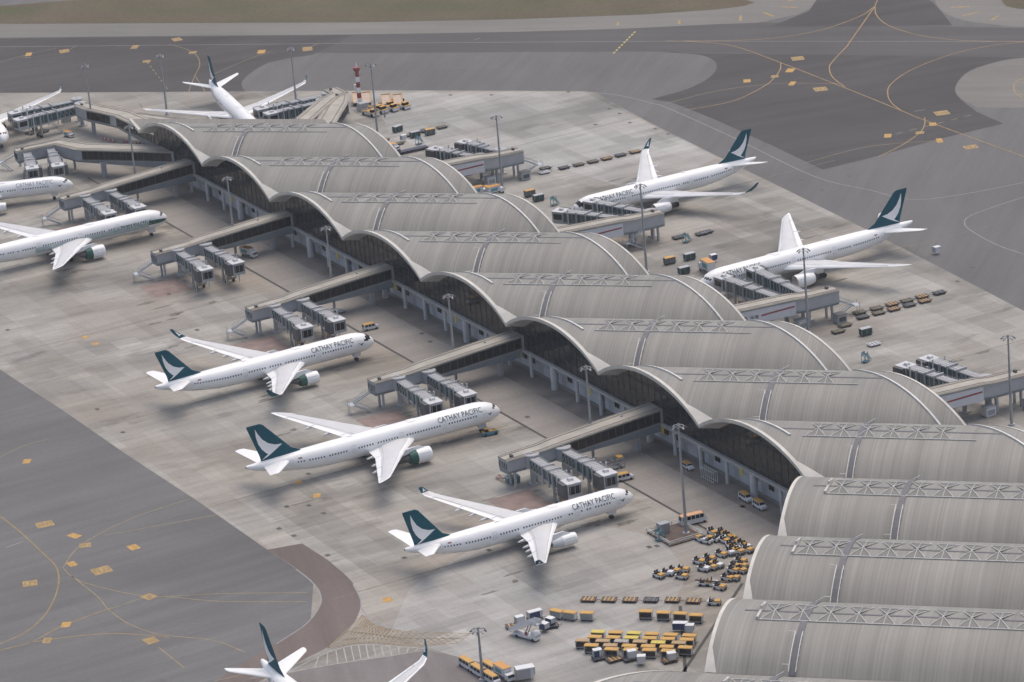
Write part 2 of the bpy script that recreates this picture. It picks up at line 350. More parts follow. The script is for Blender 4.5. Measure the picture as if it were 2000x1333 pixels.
# trench drain and other apron lines
tag(ribbon('trench_drain', [[(-60, -16.9), (345, -16.9)]], .75, .028, DRAIN), kind='structure')
tag(ribbon('trench_drain', [[(430, -80), (395, -60), (370, -46)], [(403.20, -65.85), (368.18, -27.72)]], .8, .028, DRAIN), kind='structure')
tag(ribbon('road_marking', [[(20, -9.5), (330, -9.5)], [(20, -2.7), (330, -2.7)]], .16, .032, mat('faint road paint', (.30, .285, .265, 1), .8), dash=(5, 3)), kind='structure')
yl = []; yf = []; wl = []
yl += [smooth([(207.83, -152.88), (222.03, -152.84), (239.50, -153.58), (248.70, -154.14), (257.00, -156.56), (266.98, -161.58), (276.89, -168.66), (283.17, -176.46), (285.58, -184.58)]),
       smooth([(289.49, -192.54), (288.94, -184.59), (289.23, -176.91), (285.24, -167.43), (282.94, -155.18), (283.17, -153.00)]), smooth([(289.23, -176.91), (293.07, -166.70), (298.08, -158.27), (308.01, -149.38)])]
yf += [smooth([(251.22, -153.11), (241.97, -145.57), (236.12, -136.14), (231.94, -124.44), (230.03, -109.24)]), smooth([(251.22, -153.11), (257.89, -153.52), (266.41, -151.61), (282.06, -143.37), (292.12, -128.84), (305.42, -111.84)]),
       smooth([(257.89, -153.52), (273.80, -153.35), (283.22, -154.36), (294.05, -153.90), (303.41, -151.32), (308.26, -148.16)]), smooth([(283.17, -153.00), (283.18, -142.50), (296.42, -130.80), (310.47, -114.28)]),
       [(311.92, -153.72), (326.58, -153.67)], smooth([(167.47, -137.09), (163.79, -128.24), (163.67, -121.47)]), [(238.48, -136.44), (245.08, -107.38)], smooth([(308.26, -148.16), (317.06, -141.53), (327.94, -138.62)])]
# right-hand taxiways
yl += [smooth([(-65.61, 211.12), (-54.20, 219.28), (-40.63, 224.89), (-10.29, 224.95), (30.69, 223.52), (66.73, 221.84), (81.62, 221.01), (110.98, 220.68), (141.63, 220.55)]),
       [(-58.96, 298.80), (-49.08, 290.35), (-15.62, 257.39)] + smooth([(-11.74, 253.73), (2.23, 238.07), (8.73, 232.74), (18.83, 227.58), (31.32, 224.14)]),
       smooth([(30.38, 301.71), (25.10, 290.22), (23.96, 273.67), (30.34, 252.13), (40.03, 237.09), (49.62, 229.34), (59.25, 224.46), (68.45, 221.89)]),
       smooth([(-10.85, 225.31), (-3.18, 220.19), (3.23, 214.00), (10.45, 205.25), (18.04, 189.35), (18.10, 179.12), (15.95, 169.29)]),
       smooth([(80.88, 222.74), (87.17, 218.40), (94.11, 211.59), (101.66, 199.23), (106.65, 186.98)]),
       smooth([(-50.16, 291.29), (-42.13, 279.42), (-36.47, 258.02), (-40.64, 238.92), (-51.89, 224.33), (-61.18, 214.91)]),
       smooth([(-50.16, 291.29), (-38.92, 284.40), (-24.00, 279.43), (-6.27, 279.43), (8.61, 284.43), (19.43, 292.09), (30.38, 301.71)]),
       smooth([(64.99, 276.46), (67.97, 269.00), (73.38, 264.02), (81.30, 259.96), (88.37, 259.40)]), [(68.60, 268.75), (72.06, 271.30)], [(81.05, 260.56), (83.97, 262.61)]]
yf += [smooth([(26.89, 224.99), (13.63, 212.77), (8.86, 205.42), (3.83, 189.95), (4.59, 169.05)]), smooth([(106.32, 211.95), (99.32, 200.83), (94.67, 188.12), (95.45, 166.85)]),
       [(-224.69, 8.08), (-225.06, 16.41), (-228.12, 29.98), (-227.71, 40.20)], smooth([(-200.25, 74.59), (-188.12, 76.55), (-176.32, 75.43), (-163.53, 70.72), (-150.51, 62.82), (-131.69, 51.98), (-119.87, 47.50)]), [(-147.54, 67.60), (-157.17, 86.42), (-161.89, 99.05)], [(-150.22, 63.10), (-125.42, 56.38)], [(-219.07, 38.76), (-225.22, 47.53)], [(-153.19, 107.48), (-158.52, 116.80)],
       [(337.74, -150.93), (343.66, -117.11)]]
wl += [[(-246.65, 24.85), (-147.19, 127.73)], [(-147.19, 127.73), (-60.88, 214.73)], [(-60.88, 214.73), (30.11, 301.91)], smooth([(-28.31, 156.33), (-15.69, 162.72), (2.58, 166.19), (8.34, 166.80), (54.33, 164.72), (109.71, 160.68), (134.13, 165.60), (150.72, 169.56), (157.41, 183.95), (161.06, 206.37)]),
       smooth([(172.38, 198.12), (174.33, 183.36), (176.47, 173.34), (180.57, 168.38), (187.75, 165.36), (205.22, 163.07), (218.98, 164.13)]), [(72.59, 224.37), (73.53, 227.82)], [(-118.78, 160.88), (-119.50, 164.05)], [(-225.84, 25.36), (-222.43, 27.71)], [(229.32, -159.62), (228.42, -154.55)],
       smooth([(290.40, -107.66), (300.55, -108.11), (308.65, -109.84), (315.57, -113.76), (322.35, -120.42), (328.09, -130.77)]), smooth([(308.21, -100.82), (317.17, -103.35), (322.91, -105.81), (331.49, -106.99), (339.92, -104.52), (347.70, -97.76)]), ]
tag(ribbon('taxiway_marking', yl[:3], .42, .034, mat('dull yellow paint', (.27, .20, .10, 1), .8, 0, .2, .5)), kind='structure')
tag(ribbon('taxiway_marking', yl[3:], .36, .034, YEL), kind='structure')
tag(ribbon('taxiway_marking', yf, .26, .032, YELF), kind='structure')
tag(ribbon('taxiway_marking', wl, .34, .032, mat('faded white paint', (.27, .265, .26, 1), .8, 0, .15)), kind='structure')
tag(ribbon('taxiway_marking', [[(-64.55, 188.69), (-85.81, 210.81)]], .55, .034, LEMON, dash=(1.9, 1.5)), kind='structure')
tag(ribbon('taxiway_marking', [[(89.64, 205.44), (89.46, 237.97)], [(-182.38, 58.03), (-139.54, 47.84)]], .35, .034, YELF, dash=(2.5, 2.5)), kind='structure')
# stands: lead-in lines
LEAD = []
for u0 in (313.1, 238.6, 165, 90, 15): LEAD.append([(u0, -20), (u0, -110)])
for u0 in (100, 188.3, 276, 12): LEAD.append([(u0, 74), (u0, 175)])
tag(ribbon('stand_marking', LEAD, .34, .030, mat('tired stand paint', (.175, .155, .12, 1), .85, 0, .3)), kind='structure')
STOPB = [[(u0 - 14, v0), (u0 + 14, v0)] for u0 in (313, 238.5, 165, 90, 15) for v0 in (-62, -78)] 
tag(ribbon('stand_marking', STOPB, .14, .030, mat('tired red paint', (.30, .20, .17, 1), .85)), kind='structure')
# short shoulder bars
SB = [(1206,49,1208,43), (1326,46,1327,40), (1490,25,1512,32), (1525,14,1560,16), (1537,2,1556,0), (1857,15,1896,13.5), (1880,31,1913,25), (1935,41,1952,31), (1446,41,1448,30), (1886,2,1904,0)]
SBX = [[(-97.31, 209.50), (-100.83, 211.99)], [(-82.25, 226.77), (-87.11, 229.93)], [(-69.14, 245.07), (-75.17, 249.06)], [(-72.70, 257.27), (-65.58, 257.18)], [(-74.89, 266.02), (-69.47, 270.14)], [(-80.43, 272.70), (-79.12, 275.92)], [(-27.90, 309.35), (-23.72, 314.75)], [(-15.40, 305.73), (-14.99, 312.84)], [(-2.68, 309.22), (-5.81, 314.82)]]
tag(ribbon('shoulder_marking', SBX, 1.0, .036, YEL), kind='structure')
# painted location boxes with dark characters
def pbox(name, p, q, wd, m, z=.036, dots=3):
    a = Vector((p[0], p[1], 0)); c = Vector((q[0], q[1], 0)); d = (c - a).normalized(); n = Vector((-d.y, d.x, 0)); L = (c - a).length
    wd *= .8; b = MB(); b.poly([(t.x, t.y, z) for t in (a - n * wd / 2, c - n * wd / 2, c + n * wd / 2, a + n * wd / 2)])
    b.mi = 1
    for i in range(dots):
        s = a + d * L * (i + .5) / dots; h = L / dots * .3
        b.poly([(t.x, t.y, z + .006) for t in (s - d * h - n * wd * .28, s + d * h * .5 - n * wd * .28, s + d * h + n * wd * .28, s - d * h * .3 + n * wd * .28)])
    tag(b.build(name, [m, mat('faded black paint', (.26, .19, .09, 1), .8)]), kind='structure')
for p, q, wd, n in [((220.84, -148.02), (221.47, -143.62), 5, 4), ((259.22, -148.47), (259.44, -143.76), 5.5, 4), ((254.66, -165.25), (255.89, -161.82), 4.5, 3), ((233.99, -143.82), (233.20, -141.67), 4.5, 0), ((240.82, -144.40), (241.86, -141.63), 3.5, 3), ((250.53, -151.45), (250.57, -149.41), 4, 0), ((282.86, -144.80), (282.01, -141.99), 4.5, 1),
                 ((284.38, -167.07), (285.55, -165.18), 4, 0), ((290.31, -174.21), (291.31, -172.53), 4, 1), ((307.04, -155.14), (306.93, -152.07), 4.5, 4), ((250.78, -135.08), (250.76, -132.57), 4.5, 0), ((175.01, -133.44), (176.06, -131.66), 4, 0),
                 ((-11.46, 230.16), (-9.71, 234.14), 6, 3), ((-0.51, 221.01), (1.43, 222.92), 6, 0), ((2.20, 212.98), (3.86, 215.06), 3.5, 3), ((14.16, 212.85), (15.56, 214.24), 6, 0), ((26.92, 214.57), (28.49, 218.73), 6, 3), ((0.16, 203.00), (1.42, 205.13), 5, 0),
                 ((79.87, 227.52), (81.41, 231.97), 6, 3), ((88.48, 219.31), (89.67, 221.32), 4.5, 0), ((93.17, 210.64), (94.94, 212.83), 3.5, 3), ((88.83, 201.38), (90.24, 203.22), 5, 0), ((105.27, 210.48), (106.20, 212.23), 6, 0), ((117.98, 212.33), (119.38, 216.52), 5, 3),
                 ((-222.16, 39.19), (-221.07, 42.69), 6, 2), ((-204.81, 78.07), (-204.36, 81.47), 6, 3), ((-207.33, 62.37), (-205.73, 64.40), 6, 2), ((-228.20, 27.95), (-227.10, 29.99), 6, 0), ((-155.03, 108.58), (-153.60, 111.88), 7, 3), ((-164.48, 94.61), (-162.97, 97.04), 6, 0), ((-183.08, 75.13), (-181.55, 77.58), 4, 2), ((-184.37, 57.04), (-183.20, 59.62), 4, 2),
                 ((249.57, -83.12), (250.49, -81.52), 3.5, 0), ((237.94, -82.81), (238.87, -81.19), 3, 0), ((321.53, -99.51), (322.42, -97.49), 3.5, 0), ((91.40, -81.72), (91.82, -79.95), 3, 0), ((99.04, -81.67), (99.45, -79.92), 3, 0)]:
    pbox('taxiway_location_marking', p, q, wd, YEL if n != 0 else mat('orange worn paint', (.45, .27, .08, 1), .8, 0, .2), dots=n)
# hatched no-parking area and white chevron strip at the road junction
HT = []
hA, hB, hC, hD, hE = (326.25, -107.34), (352.18, -92.30), (355.30, -97.06), (354.28, -103.22), (337.98, -122.27)
def L2(a, b, t): return (a[0] + (b[0] - a[0]) * t, a[1] + (b[1] - a[1]) * t)
topc = smooth([hA, (333.75, -107.46), (340.96, -103.71), hB], 8); botc = smooth([hE, (341.56, -113.40), (349.29, -106.64), hC], 8)
N = len(topc)
HT += [topc, botc, [hA, hE], [hB, hC], [L2(topc[i], botc[i], .5) for i in range(N)]]
for i in range(0, N - 3, 1): HT += [[topc[i], botc[i + 3]], [botc[i], topc[i + 3]]]
tag(ribbon('no_parking_hatching', HT, .22, .040, mat('hatch paint', (.30, .225, .13, 1), .8, 0, .2)), kind='structure')
wt = smooth([(344.16, -135.12), (340.34, -123.42), (341.06, -115.81), (346.21, -110.41), (353.74, -103.88)], 4); wb = smooth([(344.42, -135.24), (347.56, -124.33), (349.84, -117.56), (352.12, -110.76), (354.00, -104.01)], 4)
tag(ribbon('chevron_marking', [wt, wb] + [[wt[min(i + 1, 16)], wb[i]] for i in range(2, 16)], .3, .040, WHP), kind='structure')
sheet('apron_patch', [(341.80, -145.05), (341.07, -133.64)] + wt[2:] + wb[::-1][:-2] + [(345.19, -135.61)], .030, CONC)
# oil and rubber stains of irregular outline under the parked aircraft
random.seed(11); b = MB()
for (sx, sy) in [(313, -38), (318, -52), (305, -50), (238, -36), (247, -52), (230, -53), (165, -40), (173, -55), (156, -53), (15, -38), (90, -45), (80, -48), (96, -58), (101, 98), (109, 108), (188, 92), (197, 106), (178, 106), (276, 100), (140, -34), (215, -38), (285, -44), (120, -60), (200, -70), (255, -80), (330, -70), (60, -40), (30, -60), (72, 120), (160, 118)]:
    for k in range(3):
        cx, cy = sx + random.uniform(-5, 5), sy + random.uniform(-8, 8); rx, ry = random.uniform(.5, 1.4), random.uniform(1.2, 5)
        n = 14; ph = [random.uniform(.55, 1.15) for _ in range(n)]
        b.poly([(cx + rx * ph[i] * math.cos(2 * PI * i / n), cy + ry * ph[i] * math.sin(2 * PI * i / n), .0205 + .0006 * k) for i in range(n)])
tag(b.build('oil_stain', mat('oil stain', (.15, .138, .12, 1), .8, 0, .35, .6)), kind='structure')
b = MB()
for (x, y) in [(157.08, -3.69), (-47.52, 66.31), (-106.29, 108.14), (-32.62, 152.05), (-48.94, 130.56), (-59.55, 120.02), (9.18, 138.84), (-4.01, 151.87), (3.38, 151.59), (15.45, 148.52), (27.91, 151.10), (36.11, 151.14), (110.04, 155.67), (123.52, 154.54), (216.49, 145.92), (223.53, 135.57), (117.67, 168.92), (212.57, -77.60), (234.68, -77.39), (263.88, -99.66), (270.66, -98.76), (262.08, -86.30), (251.70, -91.72), (254.83, -86.98), (301.58, -83.48), (287.64, -97.65), (164.95, -5.14), (246.37, 4.98), (217.10, 7.64), (236.58, -13.10), (327.66, -2.36), (335.48, -31.74), (334.81, -33.52), (310.89, -64.96), (108.81, -52.62), (72.55, -45.62), (69.36, -96.30), (150.76, -65.94), (151.08, -101.89), (172.80, -103.47)]:
    b.poly([(x - .8, y - .6, .026), (x + .8, y - .6, .026), (x + .8, y + .6, .026), (x - .8, y + .6, .026)])
tag(b.build('pavement_pit', mat('pit cover', (.08, .075, .07, 1), .8, 0, .3)), kind='structure')
# brick-red equipment zones under the left bridges
for u0 in (279, 204.5, 125.5, 57, -17):
    sheet('equipment_zone', [(u0 + 3, -50), (u0 + 17, -50), (u0 + 17, -38), (u0 + 3, -38)], .022, mat('rusty red paving', (.235, .175, .155, 1), .85, 0, .2, .3))

# ------------------------------------------------------------------ concourse roof
ZC, HR = 14.49, 6.9; RR = (18 ** 2 + HR * HR) / (2 * HR); W = 48.5
def uvw(X, Y, z): return ((X - Y) / S2, (X + Y) / S2, z)
def arc(k, Y): d = Y + 36 * k + 18; return (ZC if k < 10 else ZC - 1.3) + HR - RR + math.sqrt(RR * RR - d * d)
term = thing('terminal_concourse', 'long grey airport concourse of repeated barrel vaulted roofs with white curved edges and dark glass', 'airport terminal', (0, 0, 0))
def xl(k, Y, ins=0.): return (ins * S2 - Y) if k < 7 else 252 + ins if k < 10 else 612 + Y + ins * S2
def xr(k, Y, ins=0.): return (W - ins) * S2 - Y
NT = 28
STRX = {-1: (505, 275), }
strip_x = {-1: 46.5, 0: 52, 1: 46, 2: 52, 3: 46, 4: 46, 5: 52, 6: 45.5, 7: 27.2, 8: -15.4, 9: -53, 10: -90, 11: -126}
for k in range(-1, 12):
    Y0 = -36 * k; Ys = [Y0 - 36 * i / NT for i in range(NT + 1)]
    b = MB()
    top = []; bot = []
    nx = 10
    for Y in Ys:
        z = arc(k, Y); a, c = xl(k, Y), xr(k, Y)
        top.append([uvw(a + (c - a) * i / nx, Y, z) for i in range(nx + 1)]); bot.append([uvw(a + (c - a) * i / nx, Y, z - .7) for i in range(nx + 1)])
    b.loft([r[::-1] for r in top], False, False, False)
    b.mi = 1; b.loft(bot, False, False, False)
    # ends between both skins
    for i in range(NT):
        b.add([top[i][0], top[i + 1][0], bot[i + 1][0], bot[i][0]], [(0, 1, 2, 3)]); b.add([top[i][-1], top[i + 1][-1], bot[i + 1][-1], bot[i][-1]], [(3, 2, 1, 0)])
    v = b.build('roof_vault', [ROOF, SOFF], term, 40)
    # cream edge trims, left and right
    for side in (0, 1):
        e = MB(); secs = []
        for Y in Ys:
            z = arc(k, Y); f = (lambda ins: xl(k, Y, ins)) if side == 0 else (lambda ins: xr(k, Y, ins))
            wd_ = .55 if side == 0 else .28
            secs.append([uvw(f(-.25), Y, z - .8), uvw(f(-.25), Y, z + .16), uvw(f(wd_), Y, z + .16), uvw(f(wd_), Y, z - .8)])
        if side: secs = [q[::-1] for q in secs]
        e.loft(secs)
        e.build('edge_trim', CREAM, v, 35)
    # raised rail set in from the slanting edges
    if k < 7:
        for rs in (0, 1):
            e = MB(); secs = []
            rng_ = Ys[int(NT * .18):int(NT * .62) + 1] if rs == 0 else Ys[int(NT * .22):]
            for Y in rng_:
                z = arc(k, Y); f = (lambda i: xl(k, Y, i)) if rs == 0 else (lambda i: xr(k, Y, i))
                secs.append([uvw(f(4.35), Y, z - .1), uvw(f(4.35), Y, z + .4), uvw(f(4.75), Y, z + .4), uvw(f(4.75), Y, z - .1)])
            e.loft(secs if rs == 0 else [q[::-1] for q in secs]); e.build('roof_kerb', RAIL, v)
    # cream gusset at the foot of the edge
    g = MB()
    for i in range(24, NT):
        ta, tb = (i - 24) / 4 * 3.6, (i + 1 - 24) / 4 * 3.6
        Ya, Yb = Ys[i], Ys[i + 1]
        if k < 7: g.add([uvw(xl(k, Ya, .5), Ya, arc(k, Ya) + .1), uvw(xl(k, Yb, .5), Yb, arc(k, Yb) + .1), uvw(xl(k, Yb, .55 + tb), Yb, arc(k, Yb) + .1), uvw(xl(k, Ya, .55 + ta), Ya, arc(k, Ya) + .1)], [(0, 1, 2, 3)])
        else: g.add([uvw(xl(k, Ya, .5), Ya, arc(k, Ya) + .1), uvw(xl(k, Yb, .5), Yb, arc(k, Yb) + .1), uvw(xl(k, Yb, .55 + tb * .5), Yb, arc(k, Yb) + .1), uvw(xl(k, Ya, .55 + ta * .5), Ya, arc(k, Ya) + .1)], [(0, 1, 2, 3)])
    g.build('edge_gusset', CREAM, v)
    # crown skylight: dark centre line, glazed triangles and a white tubular lattice
    Yc = Y0 - 18
    ya, yb = Yc + 4.2, Yc - 4.0
    if k < 7: La = lambda Y: xl(k, Y, 9.6); Rb = lambda Y: xr(k, Y, 9.4)
    else: La = lambda Y: 260.7; Rb = lambda Y: xr(k, Y, 9.4)
    zt, zb, zm = arc(k, ya), arc(k, yb), arc(k, Yc)
    gl = MB(); gl.bar(uvw(xl(k, Yc, 5), Yc, zm + .03), uvw(xr(k, Yc, 5), Yc, zm + .03), .6, .10); gl.build('crown_gutter', STRIP, v)
    n = max(4, int(round((Rb(Yc) - La(Yc)) / 6.15))); tb_ = MB(); tri = MB()
    c0 = La(Yc) + 3.07
    for i in range(n - 1 if k < 7 else n):
        x = c0 + i * 6.15; node = uvw(x, Yc, zm + .38); h = 2.5
        for y_, z_ in ((ya, zt), (yb, zb)):
            lo, hi = La(y_) - .5, Rb(y_) + .5
            A_, B_ = x - h, x + h
            if A_ < lo - 3 or B_ > hi + 3: continue
            pa, pb, pm = uvw(A_, y_, z_ + .14), uvw(B_, y_, z_ + .14), uvw(x, y_, z_ + .15)
            tb_.bar(node, pa, .15); tb_.bar(node, pb, .15); tb_.bar(node, pm, .12); tb_.bar(pa, pb, .16)
            vs = [pa, pb, node]; q = 1 if y_ == yb else -1
            tri.poly([Vector(t) - Vector((0, 0, .07)) for t in (vs if q == 1 else vs[::-1])])
    tb_.bar(uvw(c0 - 3.2, yb - .1, arc(k, yb - .1) + .12), uvw(c0 + 6.15 * (n - 1) + 2.6, yb - .1, arc(k, yb - .1) + .12), .17)
    if k >= 7: tb_.bar(uvw(260.6, ya, zt + .4), uvw(260.6, yb, zb + .4), .55); tb_.bar(uvw(260.6, ya, zt + .3), uvw(260.6, Yc, zm + 1.0), .4)
    t = tb_.build('skylight_lattice', TUBEL, v); tri.build('skylight_glazing', SKYL, t)
    # service walkway over the crown and its handrails
    X = 36 * k + strip_x[k]
    sk = MB(); secs = []
    for Y in Ys[6:NT + 1]:
        z = arc(k, Y); secs.append([uvw(X - .75, Y, z + .05), uvw(X - .75, Y, z + .2), uvw(X + .75, Y, z + .2), uvw(X + .75, Y, z + .05)])
    sk.loft(secs); st = sk.build('roof_walkway', STRIP, v)
    for s in (-.8, .8):
        hr = MB(); last = None
        for i in range(21, NT + 1):
            Y = Ys[i]; z = arc(k, Y); p = uvw(X + s, Y, z + 1.15)
            if i % 2: hr.bar(uvw(X + s, Y, z + .1), p, .09)
            if last: hr.bar(last, p, .15)
            last = p
        if s < 0:
            for i in (21, 27):
                z = arc(k, Ys[i]); hr.bar(uvw(X - 2.4, Ys[i], z + 1.12), uvw(X - .8, Ys[i], z + 1.12), .12)
        hr.build('handrail', RAIL, st)
    hr = MB(); hr.bar(uvw(X - .3, Ys[7], arc(k, Ys[7]) + .2), uvw(X + 1.2, Ys[6], arc(k, Ys[6]) + 1.2), .12); hr.build('hook_rail', TUBE, st)
# far end: a short upturned eave beyond the last valley
b = MB(); secs = []
for i in range(8):
    Y = 36 + i * .8; z = ZC + i * .36
    secs.append([uvw(-Y, Y, z), uvw(W * S2 - Y, Y, z), uvw(W * S2 - Y, Y, z - .6), uvw(-Y, Y, z - .6)])
b.loft(secs); v = b.build('end_eave', [ROOF], term)
e = MB(); secs = []
for i in range(8):
    Y = 36 + i * .8; z = ZC + i * .36
    secs.append([uvw(-Y - .35, Y, z - .8), uvw(-Y - .35, Y, z + .16), uvw(-Y + .8, Y, z + .16), uvw(-Y + .8, Y, z - .8)])
e.loft(secs); e.build('edge_trim', CREAM, v)

# concourse body: curtain wall above a solid apron-level storey
for side in (0, 1):
    vy = 3.5 if side == 0 else W - 3.5
    for k in range(-1, 7 if side == 0 else 11):
        Ys = [-36 * k - 36 * i / NT for i in range(NT + 1)]
        b = MB()
        for i in range(NT):
            q = []
            for Y in (Ys[i], Ys[i + 1]): q.append((vy - S2 * Y if False else (vy * S2 - 2 * Y) / S2, vy, arc(k, Y) - .72))
            (x0, _, z0), (x1, _, z1) = q
            f = [(x0, vy, 7.05), (x1, vy, 7.05), (x1, vy, z1), (x0, vy, z0)]
            b.add(f if side == 0 else f[::-1], [(0, 1, 2, 3)])
        g = b.build('curtain_wall', CGLASS, term)
        mu = MB(); sgn = -.1 if side == 0 else .1
        x0 = (vy * S2 + 72 * k) / S2
        for i in range(16):
            xx = x0 + 50.912 * i / 16; Y = (vy - xx) / S2 if True else 0
            Y = -(xx * S2 - vy * S2) / 2
            z1 = arc(k, max(min(Y, -36 * k), -36 * k - 36)) - .75
            mu.bar((xx, vy + sgn * .7, 7.05), (xx, vy + sgn * .7, z1), .08)
        for zz in (10, 13, 16, 18.5):
            L = [xx for xx in [x0 + 50.912 * j / 60 for j in range(61)] if arc(k, max(min(-(xx * S2 - vy * S2) / 2, -36 * k), -36 * k - 36)) - 1 > zz]
            if len(L) > 2: mu.bar((L[0], vy + sgn * .7, zz), (L[-1], vy + sgn * .7, zz), .07)
        mu.build('mullion', mat('dark mullion', (.05, .056, .065, 1), .5), g)
u0, u1 = -47, 560
MB().bx(u0, 362, 2.5, 3.46, 6.5, 7.05).build('fascia_beam', mat('fascia', (.45, .44, .41, 1), .7), term)
MB().bx(u0, u1, 3.47, W - 3.47, 6.75, 7.0).build('floor_slab', LGREY, term)
MB().bx(u0, u1, 6.2, W - 6.2, 0, 6.74).build('base_wall', WALL, term)
MB().bx(u0 - .1, u0 - .02, 3.6, W - 3.6, 0, 9.5).build('end_wall', BLUEG, term)
nn = 0
for i in range(-3, 28):
    uu = 6.65 + 12.73 * i; r = .95 if i % 4 == 1 else .5
    MB().cyl((uu, 3.0, 0), (uu, 3.0, 6.49), r, r, 14).build('column', mat('concrete column', (.56, .56, .55, 1), .8, 0, .1), term, 40)
random.seed(5)
for i in range(-3, 28):
    uu = 6.65 + 12.73 * i
    MB().bx(uu + 1.2, uu + 11.5, 6.08, 6.19, .3, 2.6).build('wall_panel', PALE, term)
    if i % 2: MB().bx(uu + 2, uu + 4.5, 6.02, 6.07, 2.2, 3.5).build('wall_window', DGLASS, term)
    else: MB().bx(uu + 6.2, uu + 9.4, 6.02, 6.07, .1, 2.9).build('service_door', mat('service door', (.14, .17, .20, 1), .5), term)
    if i % 3 == 0: MB().bx(uu + 7.5, uu + 8.6, 2.3, 2.48, 4.6, 6.6).build('gate_sign', LEMON, term)
    if i % 3 == 0: MB().bx(uu + 7.8, uu + 9.4, 5.9, 6.0, 2.2, 5.4).build('louvre', DGREY, term)
# ------------------------------------------------------------------ airliners (nose at the origin, pointing along +x)
SPEC = {
 'medium': dict(L=63.7, R=2.82, zc=5.0, nose=8.2, wing=[(-22.8, 2.3, 10.8, 3.8), (-28.2, 9.6, 7.0, 4.6), (-40.6, 28.6, 2.7, 6.9)], tipn=[(-41.6, 29.3, 2.2, 7.5), (-43.0, 30.1, 1.2, 8.9)],
   eng=(9.6, -22.3, 6.6, 1.5, 2.3), stab=[(-54.2, .8, 6.6, 6.6), (-60.6, 9.7, 2.4, 8.6)], fin=((-51.2, 7.5), (-61.0, 7.6), (-60.0, 16.7), (-63.4, 16.8)), gear=(-31.2, 5.3, 2), doors=(-5.6, -17.5, -40.5, -55), tailz=.95),
 'twin': dict(L=73.9, R=3.1, zc=5.6, nose=8.8, wing=[(-26.5, 2.5, 13.8, 4.2), (-33.6, 10.6, 8.6, 5.1), (-47.2, 29.6, 3.4, 7.2)], tipn=[(-49.4, 31.4, 2.0, 7.45), (-51.2, 32.4, .6, 7.6)],
   eng=(9.9, -26.3, 7.2, 1.98, 2.45), stab=[(-61.6, .9, 7.6, 6.9), (-69.2, 10.7, 2.8, 8.4)], fin=((-58.6, 8.5), (-69.6, 8.6), (-68.8, 18.3), (-72.6, 18.4)), gear=(-37.2, 5.5, 3), doors=(-6, -18, -30.5, -44.5, -62), tailz=.75),
 'slim': dict(L=66.8, R=3.0, zc=5.3, nose=8.0, wing=[(-22.5, 2.4, 12.4, 4.1), (-28.9, 10.4, 7.8, 5.1), (-42.0, 29.2, 2.9, 7.4)], tipn=[(-43.6, 30.7, 2.3, 8.0), (-45.4, 31.8, 1.7, 9.3), (-47.2, 32.3, .8, 10.8)],
   eng=(10.4, -23.0, 6.6, 1.75, 2.4), stab=[(-56.4, .9, 6.8, 6.8), (-62.8, 9.4, 2.6, 8.4)], fin=((-53.4, 8.1), (-62.9, 8.2), (-62.6, 17.0), (-65.8, 17.1)), gear=(-33.0, 5.4, 2), doors=(-5.8, -18.5, -41, -57), tailz=.75)}
PROF = [(0, .03), (.02, .17), (.05, .29), (.1, .43), (.18, .58), (.3, .74), (.45, .87), (.62, .95), (.8, .99), (1, 1)]
TAIL = [(0, 1), (.12, .985), (.25, .945), (.4, .855), (.55, .735), (.7, .575), (.82, .425), (.92, .285), (.975, .19), (1, .10)]
def interp(t, tab):
    for (a, b), (c, d) in zip(tab, tab[1:]):
        if t <= c: return b + (d - b) * (t - a) / (c - a)
    return tab[-1][1]
def fus(S, x):
    L, R, zc = S['L'], S['R'], S['zc']; t = -x / S['nose']; ts = .655 * L
    if t < 1:
        return R * interp(max(t, 0), PROF), zc - .24 * R * (1 - t) ** 2
    if -x > ts:
        r = R * interp((-x - ts) / (L - ts), TAIL); return r, zc + (R - r) * S['tailz']
    return R, zc
def surf(S, x, th, off=0.):
    "point on the skin; th from straight up, positive to port (+y)"
    r, zc = fus(S, x); r += off; return (x, r * math.sin(th), zc + r * math.cos(th))
def patch(b, S, x0, x1, t0, t1, off, n=1, m=1):
    for i in range(n):
        for j in range(m):
            xa, xb = x0 + (x1 - x0) * i / n, x0 + (x1 - x0) * (i + 1) / n; ta, tb = t0 + (t1 - t0) * j / m, t0 + (t1 - t0) * (j + 1) / m
            b.poly([surf(S, xa, ta, off), surf(S, xb, ta, off), surf(S, xb, tb, off), surf(S, xa, tb, off)])
FOIL = [(0, 0), (.03, .045), (.12, .085), (.35, .11), (.6, .085), (.8, .045), (1, .006), (.8, -.012), (.55, -.03), (.3, -.045), (.1, -.035), (.03, -.022)]
EMB = [(288, 347), (298, 392), (315, 432), (338, 462), (360, 480), (377, 490), (344, 523), (372, 505), (400, 482), (428, 455), (452, 432), (412, 436), (372, 428), (336, 406), (308, 375)]
def fin_map(S, q, side):
    a = Vector((75, -15)); bb = Vector((-100, -190)); d = Vector((q[0] - 340, q[1] - 525)); det = a.x * bb.y - a.y * bb.x
    al = (d.x * bb.y - d.y * bb.x) / det; be = (a.x * d.y - a.y * d.x) / det
    (fx, fz), (bx_, bz), (tx, tz), (ux, uz) = S['fin']
    x = bx_ + be * (ux - bx_) + al * (tx - ux); z = bz + be * (uz - bz) + al * (tz - uz)
    th_ = .46 * (1 - be) + .20 * be
    return (x, side * (th_ * .5 + .06 + .04), z)
